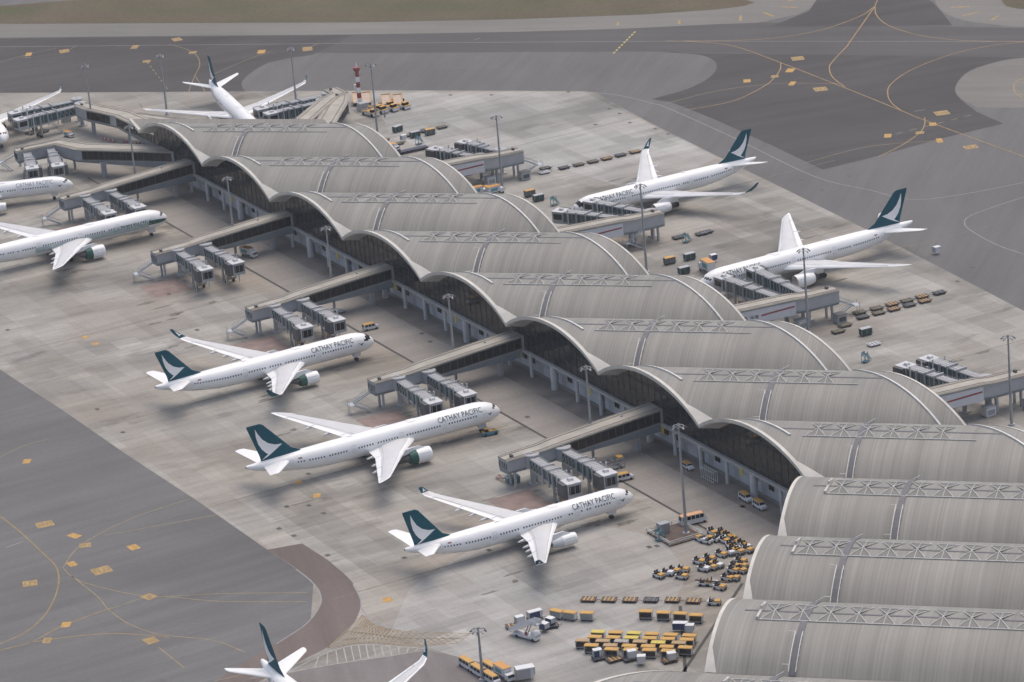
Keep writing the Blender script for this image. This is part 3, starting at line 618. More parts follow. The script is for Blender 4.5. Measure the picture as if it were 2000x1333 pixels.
def airliner(kind, label, xy, head, green=False, oldnose=False, title=True, group='airliners parked on the apron', regflag=True, gearonly=False):
    S = SPEC[kind]; L, R, zc = S['L'], S['R'], S['zc']
    root = thing('airliner', label, 'airplane', xy, math.radians(head), group)
    # fuselage
    xs = [-S['nose'] * t for t, _ in PROF] + [-S['nose'] - (.655 * L - S['nose']) * i / 6 for i in range(1, 6)] + [-.655 * L - .345 * L * t for t, _ in TAIL]
    b = MB(); n = 32
    b.loft([[surf(S, x, 2 * PI * i / n) for i in range(n)] for x in xs][::-1])
    fu = b.build('fuselage', WHITE, root, 50)
    # belly fairing
    b = MB(); secs = []
    x0, x1 = S['wing'][0][0] + 3.5, S['wing'][0][0] - S['wing'][0][2] - 4
    for i in range(11):
        t = i / 10; k = math.sin(PI * t) ** .55 if 0 < t < 1 else .02; x = x0 + (x1 - x0) * t
        secs.append([(x, (R * 1.10) * k * math.sin(2 * PI * j / 20), zc - R * .56 + R * .62 * k * math.cos(2 * PI * j / 20)) for j in range(20)])
    b.loft(secs[::-1]).build('belly_fairing', BELLY, root, 50)
    # wings
    for sd in (1, -1):
        st = S['wing'] + S['tipn'][:1]; b = MB(); secs = []
        rootsec = (S['wing'][0][0] + .6, .4, S['wing'][0][2] + .6, S['wing'][0][3] - .15)
        st = [rootsec] + st
        for le, y, ch, z in st:
            tk = 1.0 if y < 12 else .8
            secs.append([(le - cx * ch, sd * y, z + cz * ch * tk) for cx, cz in FOIL])
        if sd == -1: secs = [q[::-1] for q in secs]
        b.loft(secs)
        nf = len(FOIL)
        for fi in range(len(b.f)):      # grey wing box between white leading edge and white flaps
            if len(b.f[fi]) == 4:
                j = fi % nf
                if sd == -1: j = (nf - 2 - j) % nf
                if j in (2, 3, 4): b.m[fi] = 1
        wg = b.build('wing', [WHITE, WGREY], root, 45)
        tipst = [S['wing'][2]] + S['tipn'] if kind == 'twin' else S['tipn']
        if kind != 'twin':
            b = MB(); secs = []
            for q, (le, y, ch, z) in enumerate(S['tipn']):
                t = q / (len(S['tipn']) - 1); tl = math.radians(68) * t
                secs.append([(le - cx * ch, sd * (y - cz * ch * .7 * math.sin(tl)), z + cz * ch * .7 * math.cos(tl)) for cx, cz in FOIL])
            if sd == -1: secs = [s_[::-1] for s_ in secs]
            wl_ = b.loft(secs).build('winglet', TEAL, wg, 45)
            le0, y0, c0, z0 = S['tipn'][0]; le1, y1, c1, z1 = S['tipn'][-1]
            m = lambda a, t: Vector((le0 + (le1 - le0) * t - (c0 + (c1 - c0) * t) * a, sd * (y0 + (y1 - y0) * t), z0 + (z1 - z0) * t))
            e = MB(); offn = Vector((0, -sd * .9, .5)).normalized() * .16
            for o_ in (offn, -offn): e.poly([m(.3, .8) + o_, m(.55, .45) + o_, m(.8, .2) + o_, m(.5, .28) + o_, m(.15, .3) + o_, m(.35, .42) + o_])
            e.build('winglet_emblem', WHITE, wl_)
        else:
            b = MB(); secs = [[(le - cx * ch, sd * y, z + cz * ch * .8) for cx, cz in FOIL] for le, y, ch, z in S['tipn']]
            if sd == -1: secs = [q[::-1] for q in secs]
            b.loft(secs).build('wing_tip', WHITE, wg, 45)
        # flap seam lines on the upper skin and flap track fairings behind the trailing edge
        se = MB(); W3 = S['wing']
        def wp(t, cx, off=.05):
            i = 0 if t < .35 else 1; a, c = W3[i], W3[i + 1]; q = t / .35 if i == 0 else (t - .35) / .65
            le, y, ch, z = [a[k] + (c[k] - a[k]) * q for k in range(4)]; cz = interp(cx, FOIL[:7]); tk = 1. if y < 10 else .9
            return Vector((le - cx * ch, sd * y, z + cz * ch * tk + off))
        for ta, tb_ in ((.06, .33), (.37, .66), (.68, .93)):
            for k in range(4): se.bar(wp(ta + (tb_ - ta) * k / 4, .72, .03), wp(ta + (tb_ - ta) * (k + 1) / 4, .72, .03), .10, .05)
        for t in (.06, .34, .66, .93): se.bar(wp(t, .72, .03), wp(t, .985, .04), .09, .05)
        for k in range(6): se.bar(wp(.1 + .14 * k, .13, .03), wp(.1 + .14 * (k + 1), .13, .03), .09, .05)
        se.build('flap_seam', GREYM, wg)
        for t in ((.18, .40, .52, .66) if kind != 'twin' else (.20, .48, .68)):
            p = wp(t, 1.0); c = MB(); secs = []; LL = 4.6 if t < .45 else 3.6
            for i in range(8):
                q = i / 7; k = math.sin(PI * (.06 + .90 * q)) ** .7; x = p.x + LL * .62 - LL * q
                secs.append([(x, p.y + .30 * k * math.sin(2 * PI * j / 10), p.z - .42 - .25 * q + .42 * k * math.cos(2 * PI * j / 10)) for j in range(10)])
            c.loft(secs[::-1]).build('flap_track_fairing', WHITE, wg, 60)
        # tailplane
        b = MB(); s_ = S['stab']; secs = [[(le - cx * ch, sd * y, z + cz * ch * .75) for cx, cz in FOIL] for le, y, ch, z in s_ + [(s_[1][0] - .9, s_[1][1] + .35, s_[1][2] * .55, s_[1][3] + .04)]]
        if sd == -1: secs = [q[::-1] for q in secs]
        b.loft(secs).build('tailplane', WHITE, root, 45)
        # engine
        ey, ex, el, er, ez = S['eng']; ey *= sd
        full = kind == 'medium'
        fr = MB(); r = er
        fr.lathe([(-.02, r * .84), (.10, r * .93), (-.25, r * .985), (-.9, r * 1.03), (-el * .40, r * 1.04), (-el * .56, r * 1.0)][1:], (ex, ey, ez), 28)
        ng = fr.build('engine_nacelle', WHITE, root, 50)
        ln = MB(); ln.lathe([(.105, r * .93), (.14, r * .89), (.08, r * .84), (-.3, r * .815)], (ex, ey, ez), 28); ln.build('intake_lip', LIP, ng, 60)
        fn = MB(); fn.lathe([(-.02, r * .825), (-.75, r * .80)], (ex, ey, ez), 28); fn.build('intake_fan', DGREY, ng)
        rr = MB()
        if full: rr.lathe([(-el * .56, r * 1.0), (-el * .75, r * .86), (-el, r * .62)], (ex, ey, ez), 28)
        else: rr.lathe([(-el * .56, r * 1.0), (-el * .70, r * .92), (-el * .84, r * .80)], (ex, ey, ez), 28)
        rr.build('rear_cowl', GREEN if green else (WHITE if not full else BELLY), ng, 50)
        ko = MB()
        ko.lathe([(-el * .80, r * .52), (-el * .96, r * .44), (-el * 1.1, r * .22), (-el * 1.2, .03)] if not full else [(-el * .94, r * .42), (-el * 1.06, r * .3), (-el * 1.15, .03)], (ex, ey, ez), 20); ko.build('exhaust_cone', DGREY, ng, 50)
        sb = MB(); 
        for a in range(0, 360, 60): sb.bar((ex - .5, ey + r * 1.035 * math.sin(math.radians(a)), ez + r * 1.035 * math.cos(math.radians(a))), (ex - el * .5, ey + r * 1.045 * math.sin(math.radians(a)), ez + r * 1.045 * math.cos(math.radians(a))), .06)
        sb.bar((ex - 1.3, ey, ez + r * 1.04), (ex - 1.3, ey + .4, ez + r * 1.03), .06)
        sb.build('cowl_seam', GREYM, ng)
        # pylon
        wz = W3[0][3] + (W3[1][3] - W3[0][3]) * min(1, abs(ey) / W3[1][1])
        py = MB(); py.loft([[(ex - .8, ey - .1, ez + r * .95), (ex - .8, ey + .1, ez + r * .95), (ex - el * .85, ey + .28, ez + r * .7), (ex - el * 1.25, ey + .1, ez + r * .5), (ex - el * 1.25, ey - .1, ez + r * .5), (ex - el * .85, ey - .28, ez + r * .7)],
                            [(ex - 3.0, ey - .1, wz + .25), (ex - 3.0, ey + .1, wz + .25), (ex - el * .95, ey + .28, wz + .1), (ex - el * 1.5, ey + .1, wz), (ex - el * 1.5, ey - .1, wz), (ex - el * .95, ey - .28, wz + .1)]]); py.build('engine_pylon', WHITE, root)
        # main gear
        gx, gy, na = S['gear']; mg = MB(); mg.cyl((gx, sd * gy, 1.0), (gx + .2, sd * (gy - .6), zc - R * .5), .24, .3, 10); mg.bar((gx + .75 * na, sd * gy, .72), (gx - .75 * na, sd * gy, .72), .3)
        mg.bar((gx, sd * gy, 1.6), (gx, sd * (gy - 2.4), zc - R * .6), .18)
        mgo = mg.build('main_landing_gear', GREYM, root)
        for a in range(na):
            xx = gx + (a - (na - 1) / 2) * 1.45
            for s2 in (-.62, .62): MB().cyl((xx, sd * gy + s2 - .22, .68), (xx, sd * gy + s2 + .22, .68), .68, .68, 16).build('wheel', TYRE, mgo, 40)
        dr = MB(); dr.bx(gx - 1.3, gx + 1.3, sd * (gy + .45) - .04, sd * (gy + .45) + .04, 1.5, 3.3); dr.build('gear_door', WHITE, mgo)
    # nose gear
    nx = -5.9 if kind != 'medium' else -6.6
    g = MB(); g.cyl((nx, 0, .5), (nx + .3, 0, zc - R + .4), .16, .2, 10); g.bar((nx, -.35, .52), (nx, .35, .52), .14); g.bar((nx + .2, 0, 1.3), (nx + 1.6, 0, zc - R + .3), .12)
    ngo = g.build('nose_landing_gear', GREYM, root)
    for s2 in (-.3, .3): MB().cyl((nx, s2 - .15, .52), (nx, s2 + .15, .52), .52, .52, 16).build('wheel', TYRE, ngo, 40)
    for s2 in (-.5, .5): g = MB(); g.bx(nx - .9, nx + 1.3, s2 - .03, s2 + .03, 1.25, zc - R + .25); g.build('gear_door', WHITE, ngo)
    # fin
    (fx, fz), (bx_, bz), (tx, tz), (ux, uz) = S['fin']; b = MB(); secs = []
    FS = [(0, 0), (.08, .5), (.3, .9), (.5, 1.), (.75, .6), (1, .06), (.75, -.6), (.5, -1.), (.3, -.9), (.08, -.5)]
    fr_ = fus(S, (fx + bx_) / 2)[0]
    for le, te, z, th_, off in ((fx + 1.6, bx_, bz - 1.6, .46, 0), (fx + .4, bx_, bz + .1, .46, 0), (fx - 2.1, bx_ - .25, bz + 1.3, .42, 0), (tx + .9, ux + .05, uz - .5, .22, 0), (tx, ux, uz, .14, 0)):
        secs.append([(le + (te - le) * cx, cy * th_ * .5, z) for cx, cy in FS])
    fo = b.loft(secs[:]).build('vertical_fin', TEAL, root, 50)
    for sd in (1, -1):
        e = MB(); e.poly([fin_map(S, q, sd) for q in EMB]); e.build('fin_emblem', WHITE, fo)
    # dressings on the skin
    sg = 1 if False else 0
    b = MB(); cw = [(1.6, 2.3, .12, .42), (1.85, 2.65, .48, .76), (2.4, 3.1, .82, 1.0)] if kind != 'slim' else [(1.5, 2.75, .02, .55), (1.6, 3.3, .55, 1.02), (2.5, 4.0, 1.0, 1.2)]
    for x0, x1, t0, t1 in cw:
        for s2 in (1, -1): patch(b, S, -x0, -x1, s2 * t0, s2 * t1, .035, 3, 3)
    b.build('cockpit_window', DGLASS if kind != 'twin' else WIN, root)
    for s2 in (1, -1):
        th = math.acos(.50 / R) ; b = MB()
        D = S['doors']; segs = [(D[0] - 1.4, D[1] + 1.2)] + [(a - 1.2, c + 1.2) for a, c in zip(D[1:], D[2:])]
        xe = S['wing'][0][0] + 1.2
        for i, (a, c) in enumerate(segs):
            b = MB(); x = a
            if i == 0: x = a - 1.0
            while x > c:
                gap = random.random() < .05
                if not gap: patch(b, S, x, x - .36, s2 * (th - .075), s2 * (th + .07), .03)
                x -= .80
            b.build('window_row', WIN, fu)
        for dx in D:
            f = MB(); ta, tb_ = th - .34, th + .30; e = .045
            patch(f, S, dx + .55, dx + .48, s2 * ta, s2 * tb_, .028, 1, 4); patch(f, S, dx - .48, dx - .55, s2 * ta, s2 * tb_, .028, 1, 4)
            patch(f, S, dx + .55, dx - .55, s2 * ta, s2 * (ta + .03), .028); patch(f, S, dx + .55, dx - .55, s2 * (tb_ - .03), s2 * tb_, .028)
            patch(f, S, dx + .1, dx - .1, s2 * (th - .07), s2 * (th + .05), .03)
            f.build('cabin_door', mat('door outline', (.50, .49, .44, 1), .5), fu)
        if title:
            vs, fs, asp = text_mesh('CATHAY PACIFIC'); tl = 12.0 if kind == 'medium' else 13.0; h = 1.5; xs_ = (-18.4 if kind == 'medium' else -19.6 if kind == 'twin' else -20.4); t = MB()
            tb0 = math.acos((.62 if not oldnose else -1.2) / R) - .20
            P = []
            for a, c in vs:
                x = xs_ + a * tl if s2 == -1 else xs_ + tl - a * tl
                P.append(surf(S, x, s2 * (tb0 - c * h / R), .10))
            t.add(P, fs); t.build('airline_title', mat('faded green lettering', (.16, .30, .28, 1), .5) if oldnose else mat('faded grey lettering', (.27, .31, .32, 1), .5) if head == 69 else TXT, fu)
        if oldnose:
            b = MB(); patch(b, S, -.35, -7.5, s2 * 1.42, s2 * 1.88, .04, 8, 3); b.build('nose_stripe', mat('old green stripe', (.01, .085, .07, 1), .4), fu)
            b = MB(); patch(b, S, -7.5, -L * .62, s2 * 1.50, s2 * 2.1, .02, 10, 3); b.build('cheat_line', mat('pale grey green stripe', (.42, .50, .50, 1), .4), fu)
        else:
            e = MB(); ex0 = -3.9 if kind != 'slim' else -4.6
            e.poly([surf(S, ex0 - .5 + a * .95, s2 * (math.acos(.35 / R) - c * .8 / R), .06) for a, c in [(-.95, .75), (-.25, .1), (.9, .55), (.4, -.1), (.1, -.65), (-.3, -.2)]])
            e.build('nose_emblem', mat('slate teal emblem', (.05, .12, .14, 1), .5), fu)
        if regflag:
            f = MB(); xf = D[-1] + 2.0; patch(f, S, xf, xf + 1.0, s2 * (th - .42), s2 * (th - .28), .03); f.build('flag_marking', RED, fu)
    b = MB(); patch(b, S, -L * .34, -L * .34 - 2.4, -.32, .32, .10, 2, 4); 
    secs = [[(-L * .58 - 2.6 * t, .5 * math.sin(PI * t) * math.sin(2 * PI * j / 10), zc + R - .1 + .38 * math.sin(PI * t) * math.cos(2 * PI * j / 10)) for j in range(10)] for t in (.03, .2, .45, .7, .97)]
    b.loft(secs[::-1]); b.build('antenna_fairing', WHITE, fu, 50)
    t = MB(); r, z = fus(S, -L + .25); t.cyl((-L + .2, 0, z), (-L - .06, 0, z), r * .75, r * .6, 10); t.build('tail_exhaust', DGREY, fu)
    return root
airliner('medium', 'white airliner with teal winglets nearest the tow tractors, between the minibus and the red road', (313.0, -24.9), 90.1)
airliner('twin', 'long white airliner with green rear cowls and raked wing tips, blue tractor at its nose', (238.5, -22.1), 89.7, green=True)
airliner('slim', 'white airliner with teal curled winglets and green rear cowls on the left apron', (164.8, -22.6), 89.9, green=True)
airliner('twin', 'white airliner with a green nose stripe, its tail cut off by the left edge', (15.2, -20.4), 90, green=True, oldnose=True)
airliner('medium', 'white airliner at the left edge showing only its nose and one engine', (-42.3, -28.8), 69, group='airliners parked on the apron')
airliner('slim', 'white airliner with curled teal winglets at two jet bridges on the far right apron', (99.9, 78.8), -90.1)
airliner('twin', 'white airliner with raked wing tips at two jet bridges beside the orange roofed catering truck', (188.4, 70.5), -90)
airliner('medium', 'white airliner seen from behind its tail, parked nose towards the far end of the concourse', (-53.6, 42.8), -10.4, title=False)
airliner('medium', 'white airliner cut off by the left edge, only its raised wing and engine showing', (-108.9, -27.0), -10.4, title=False)
airliner('slim', 'white airliner cut off by the bottom edge, its narrow teal fin and curled winglet showing', (416.2, -147.2), -3.0, title=False)

# ------------------------------------------------------------------ fixed links (corridors from the concourse to the bridges)
def sta(path, wid):
    "left and right edge points of a corridor given centre points"
    out = []
    for i, p in enumerate(path):
        a = Vector(path[max(i - 1, 0)][:2]); c = Vector(path[min(i + 1, len(path) - 1)][:2]); d = (c - a).normalized(); n = Vector((-d.y, d.x))
        ww = wid[i] if isinstance(wid, (list, tuple)) else wid
        out.append((Vector(p[:2]) + n * ww / 2, Vector(p[:2]) - n * ww / 2, p[2], p[3]))
    return out
def corridor(label, path, wid, windows, legs=(), ad=None, stair=None, group='raised corridors to the jet bridges'):
    """path: (x, y, roof z, floor z); windows: list of (segment, t0, t1, side)"""
    o0 = path[0]; root = thing('boarding_corridor', label, 'corridor', (o0[0], o0[1], 0), 0, group); O = Vector((o0[0], o0[1], 0))
    S = sta(path, wid); V = lambda p, z: (p.x - O.x, p.y - O.y, z)
    b = MB(); b.loft([[V(l, zr - .35), V(r, zr - .35), V(r, zr), V(l, zr)] for l, r, zr, zf in [(l + (l - r).normalized() * .22, r + (r - l).normalized() * .22, zr, zf) for l, r, zr, zf in S]])
    rf = b.build('roof', BEIGE, root)
    b = MB(); 
    for l, r, zr, zf in []: pass
    for i in range(len(S) - 1):
        for f in (.80, .97):
            for sgn in (1, -1):
                a = S[i][0].lerp(S[i][1], f if sgn > 0 else 1 - f); c = S[i + 1][0].lerp(S[i + 1][1], f if sgn > 0 else 1 - f)
                b.bar(V(a, S[i][2] + .06), V(c, S[i + 1][2] + .06), .42 if f == .80 else .12, .10)
    b.build('roof_gutter', BEIGED, rf)
    b = MB(); b.loft([[V(l, zf), V(r, zf), V(r, zr - .36), V(l, zr - .36)] for l, r, zr, zf in S]); b.build('wall_panel', LGREY, root)
    b = MB(); b.loft([[V(l.lerp(r, .1), zf - dp), V(l.lerp(r, .9), zf - dp), V(r + (r - l).normalized() * .06, zf + .25), V(l + (l - r).normalized() * .06, zf + .25)] for (l, r, zr, zf), dp in zip(S, [2.5 if i == 0 else .75 for i in range(len(S))])]); b.build('underside_beam', BLUEG, root)
    for (i, t0, t1, sd) in windows:
        l0, r0, zr0, zf0 = S[i]; l1, r1, zr1, zf1 = S[i + 1]
        a, c = (l0, l1) if sd == 'l' else (r0, r1); nrm = (l0 - r0).normalized() * (.05 if sd == 'l' else -.05); nrm2 = nrm * 1.8
        p, q = a.lerp(c, t0), a.lerp(c, t1); zt = lambda t: zr0 + (zr1 - zr0) * t - .52; zl = lambda t: zf0 + (zf1 - zf0) * t + .45
        b = MB(); b.poly([V(p + nrm, zl(t0)), V(q + nrm, zl(t1)), V(q + nrm, zt(t1)), V(p + nrm, zt(t0))]); g = b.build('window_band', DGLASS, root)
        m = MB(); n = max(2, int((q - p).length / 2.1))
        for k in range(n + 1):
            t = t0 + (t1 - t0) * k / n; x = a.lerp(c, t) + nrm2; m.bar(V(x, zl(t)), V(x, zt(t)), .12 if k % 3 else .16, .1)
        for zz in (zl, zt): m.bar(V(p + nrm2, zz(t0)), V(q + nrm2, zz(t1)), .16)
        m.build('window_frame', mat('dark frame', (.10, .105, .11, 1), .5), g)
    for (x, y, z, r) in legs:
        b = MB(); b.bx(x - O.x - r, x - O.x + r, y - O.y - r * .7, y - O.y + r * .7, 0, z); b.bx(x - O.x - r * 1.7, x - O.x + r * 1.7, y - O.y - r, y - O.y + r, z - .7, z); b.build('support_leg', LGREY, root)
    l, r, zr, zf = S[-1]; d = (Vector(path[-1][:2]) - Vector(path[-2][:2])).normalized()
    b = MB(); 
    for k in range(5):
        t = .1 + .2 * k; x = l.lerp(r, t) + d * .06; b.bar(V(x, zf + .5), V(x, zr - .8), .28, .06)
    b.build('end_louvre', DGREY, root)
    b = MB(); x = l.lerp(r, .35) - d * 2.2; b.bx(x.x - O.x - .55, x.x - O.x + .55, x.y - O.y - .3, x.y - O.y + .3, zr, zr + .75); b.build('docking_sensor', DGREY, root)
    x = l.lerp(r, .5) - d * (Vector(path[-1][:2]) - Vector(path[0][:2])).length * .78; b = MB(); b.cyl((x.x - O.x, x.y - O.y, zr), (x.x - O.x, x.y - O.y, zr + 2.4), .3, .3, 10); b.build('roof_vent', GREYM, root)
    if ad:
        i, t0, t1, sd = ad; l0, r0, zr0, zf0 = S[i]; l1, r1, zr1, zf1 = S[i + 1]; a, c = (l0, l1) if sd == 'l' else (r0, r1)
        nr = (l0 - r0).normalized() * (1 if sd == 'l' else -1)
        def A(t, h, off): p = a.lerp(c, t) + nr * off; zb = zf0 + (zf1 - zf0) * t - .75; zt = zr0 + (zr1 - zr0) * t - .62; return V(p, zb + (zt - zb) * h)
        nseg = 6; b = MB()
        for k in range(nseg):
            ta, tb_ = t0 + (t1 - t0) * k / nseg, t0 + (t1 - t0) * (k + 1) / nseg; b.poly([A(ta, 0, .12), A(tb_, 0, .12), A(tb_, 1, .12), A(ta, 1, .12)])
        pn = b.build('advert_panel', mat('advert white', (.62, .63, .66, 1), .4, 0, .04), root)
        b = MB(); b.poly([A(t0 + (t1 - t0) * s, h, .16) for s, h in ((.53, .45), (.985, .60), (.985, .72), (.53, .57))]); b.build('advert_stripe', RED, pn)
        def put(body, s0, s1, h0, h1, m, nm):
            vs, fs, asp = text_mesh(body); b = MB(); b.add([A(t0 + (t1 - t0) * (s0 + (s1 - s0) * x), h0 + (h1 - h0) * y, .16) for x, y in vs], fs); b.build(nm, m, pn)
        put('HSBC', .11, .255, .36, .58, mat('advert lettering', (.07, .06, .065, 1), .5), 'advert_lettering')
        put('\u6ed9\u8c50', .375, .495, .34, .62, MATS['advert lettering'], 'advert_lettering')
        hx = lambda x, y: A(t0 + (t1 - t0) * (.312 + .036 * x), .48 + .17 * y, .17)
        b = MB(); b.poly([hx(-1, 0), hx(-.5, -1), hx(-.5, 1)]); b.poly([hx(1, 0), hx(.5, 1), hx(.5, -1)]); b.poly([hx(-.5, 1), hx(0, 0), hx(.5, 1)]); b.poly([hx(-.5, -1), hx(.5, -1), hx(0, 0)]); b.build('advert_emblem', RED, pn)
    if stair:
        sx, sy, dx, dy = stair; b = MB(); base = Vector((sx - O.x, sy - O.y, 0)); d1 = Vector((dx, dy, 0)); n1 = Vector((-dy, dx, 0)); zf = path[-1][3]
        m_ = base + d1 * 5 + Vector((0, 0, zf * .5)); e_ = base + d1 * .6 + n1 * 1.5 + Vector((0, 0, .1))
        for off in (-.55, .55):
            b.bar(base + n1 * off + Vector((0, 0, zf)), m_ + n1 * off, .12, .3); b.bar(m_ + n1 * (off + 1.5), e_ + n1 * off, .12, .3)
            b.bar(base + n1 * off + Vector((0, 0, zf + 1.1)), m_ + n1 * off + Vector((0, 0, 1.1)), .09); b.bar(m_ + n1 * (off + 1.5) + Vector((0, 0, 1.1)), e_ + n1 * off + Vector((0, 0, 1.1)), .09)
        for k in range(9):
            t = k / 9; p = (base + Vector((0, 0, zf))).lerp(m_, t); b.bar(p - n1 * .55, p + n1 * .55, .3, .06); p = (m_ + n1 * 1.5).lerp(e_, t); b.bar(p - n1 * .55, p + n1 * .55, .3, .06)
        b.add([m_ - n1 * .6 + Vector((0, 0, .1)), m_ + n1 * 2.1 + Vector((0, 0, .1)), m_ + n1 * 2.1 + d1 * 1.5 + Vector((0, 0, .1)), m_ - n1 * .6 + d1 * 1.5 + Vector((0, 0, .1))], [(0, 1, 2, 3)])
        for p in (m_ + d1 * 1.4 - n1 * .5, m_ + d1 * 1.4 + n1 * 2, ): b.bar((p.x, p.y, 0), (p.x, p.y, p.z + 1.1), .12)
        b.build('access_stair', mat('galvanised stair', (.42, .45, .48, 1), .5, .2), root)
    return root
LG = [(274.5, 'nearest'), (200.0, 'second nearest'), (121.0, 'middle'), (52.5, 'second farthest'), (-21.5, 'farthest')]
names = ['beige roofed corridor ending in a windowless pale box, nearest the tow tractors', 'beige roofed corridor with dark window band above the long green cowled airliner',
         'beige roofed corridor with a dark window band above the parked orange roofed van', 'beige roofed corridor with a dark window band beside the orange flatbed truck', 'beige roofed corridor crossing below the window lined corridor at the far end']
for (u0, _), lb in zip(LG, names):
    corridor(lb, [(u0 + 3.2, 3.4, 11.0, 7.1), (u0 + 3.2, -27, 9.0, 5.5), (u0 + 3.3, -31.5, 8.5, 5.2), (u0 + 3.6, -42.5, 8.3, 5.2)], [6.3, 6.3, 5.6, 4.6],
             [(0, .03, .98, 'r' if False else 'l'), (0, .03, .98, 'r')], [(u0 + 3.2, -24, 5.2, .9), (u0 + 3.2, -3, 5.6, .8), (u0 + 2.2, -40, 5, .35), (u0 + 4.8, -40, 5, .35), (u0 + 3.2, -33, 5, .5)],
             stair=None if u0 > 270 else (u0 + 3, -42.8, -.25, -.97))
RG = [(38.5, 'red striped white advert corridor behind the orange van on the far right apron'), (126.5, 'red striped white advert corridor below the nearest curled wing airliner, an outside stair beneath it'), (222.0, 'red striped white advert corridor beside the long airliner and the flat dollies'), (311.5, 'red striped white advert corridor at the right edge by two empty jet bridges')]
for u0, lb in RG:
    corridor(lb, [(u0 + 3.1, W - 3.4, 11.0, 7.1), (u0 + 3.1, 78.5, 9.4, 5.6), (u0 + 3.4, 82, 9.0, 5.2), (u0 + 3.9, 92.5, 8.8, 5.2)], [6.0, 6.0, 5.4, 4.8],
             [(0, .05, .95, 'l')], [(u0 + 3, 55, 6, .5), (u0 + 3, 66, 5.8, .6), (u0 + 1.6, 83, 5, .45), (u0 + 4.6, 83, 5, .45), (u0 + 2, 90.5, 5, .35), (u0 + 5, 90.5, 5, .35)],
             ad=(0, .26, .985, 'r'), stair=(u0 + 4, 93, .25, .97) if u0 != 126.5 else (u0 + 6.8, 84, -.05, -1))
# equipment cabins below the right-hand corridors
for u0, k in ((38.5, 'by the orange van'), (222, 'by the flat dollies'), (311.5, 'at the right edge')):
    for j, (dx, dy) in enumerate(((5.2, 80), (8.2, 91))):
        t = thing('equipment_cabin', ('pale ground power cabin under the advert corridor ' if j == 0 else 'grey open fronted cabin below the corridor stair ') + k, 'cabin', (u0 + dx, dy, 0), 0, 'cabins under the corridors')
        MB().bx(-1.3, 1.3, -1.5, 1.5, .2, 2.6).build('body', PALE if j == 0 else LGREY, t); MB().bx(1.31, 1.36, -1.1, 1.1, .7, 2.0).build('hatch', DGREY if j else GREYM, t); MB().bx(-1.4, 1.4, -1.6, 1.6, 2.6, 2.75).build('roof', DGREY if j else LGREY, t)

# far-end pier corridors
corridor('long window lined beige corridor running left from the end of the concourse', [(*(-34.39, 6.51), 10.6, 6.9), (*(-65.34, -15.46), 9.4, 5.6), (*(-78.10, -19.17), 9.0, 5.3), (*(-80.19, -33.55), 8.6, 5.2)], [7, 8, 6.5, 5], [(0, .03, .93, 'l'), (0, .06, .98, 'r')], [(*(-55.75, -12.38), 5.6, .9), (*(-72.70, -16.07), 5, .4), (*(-86.31, -20.20), 5, .4), (*(-89.42, -29.21), 5, .4)], stair=(*(-86.06, -32.09), -.8, -.5))
corridor('beige corridor with two dark window bands behind the left end of the roof', [(*(-53.25, 11.13), 10.6, 6.9), (*(-91.83, 10.74), 9.6, 5.8), (*(-109.45, 6.26), 9.2, 5.4), (*(-117.26, 5.61), 8.8, 5.2)], [8, 7, 6.5, 5], [(0, .05, .95, 'l'), (1, .15, .9, 'l'), (0, .05, .95, 'r')], [(*(-107.42, 5.55), 5.2, .6), (*(-84.52, 9.24), 5.6, .5), (*(-121.11, 6.44), 5, .4)])
corridor('narrow beige corridor with a grey walled opening beside it, behind the roof crown', [(*(-36.05, 38.93), 9.8, 6.9), (*(-73.45, 20.81), 9.2, 6.0), (*(-89.72, 13.96), 9.0, 5.6)], [4.5, 4.5, 4.5], [(0, .3, .9, 'l')], [(*(-92.06, 21.13), 5.6, .5)])
corridor('grooved beige corridor slanting back behind the roof to two jet bridges', [(*(-23.96, 40.84), 10.6, 6.9), (*(-57.37, 72.15), 9.2, 5.4), (*(-62.16, 78.80), 9.0, 5.3), (*(-69.82, 79.19), 8.8, 5.2)], [6.5, 6, 6, 5], [(0, .1, .9, 'l')], [(*(-75.47, 82.97), 5, .5)])
corridor('beige corridor with brown windows joining the grooved one near the red and white mast', [(*(-16.16, 48.75), 10.6, 6.9), (*(-51.91, 73.35), 9.0, 5.4), (*(-60.46, 78.34), 8.9, 5.3)], [7, 7, 6], [(0, .05, .97, 'r'), (0, .1, .9, 'l')], [(*(-65.14, 82.83), 5, .5)])

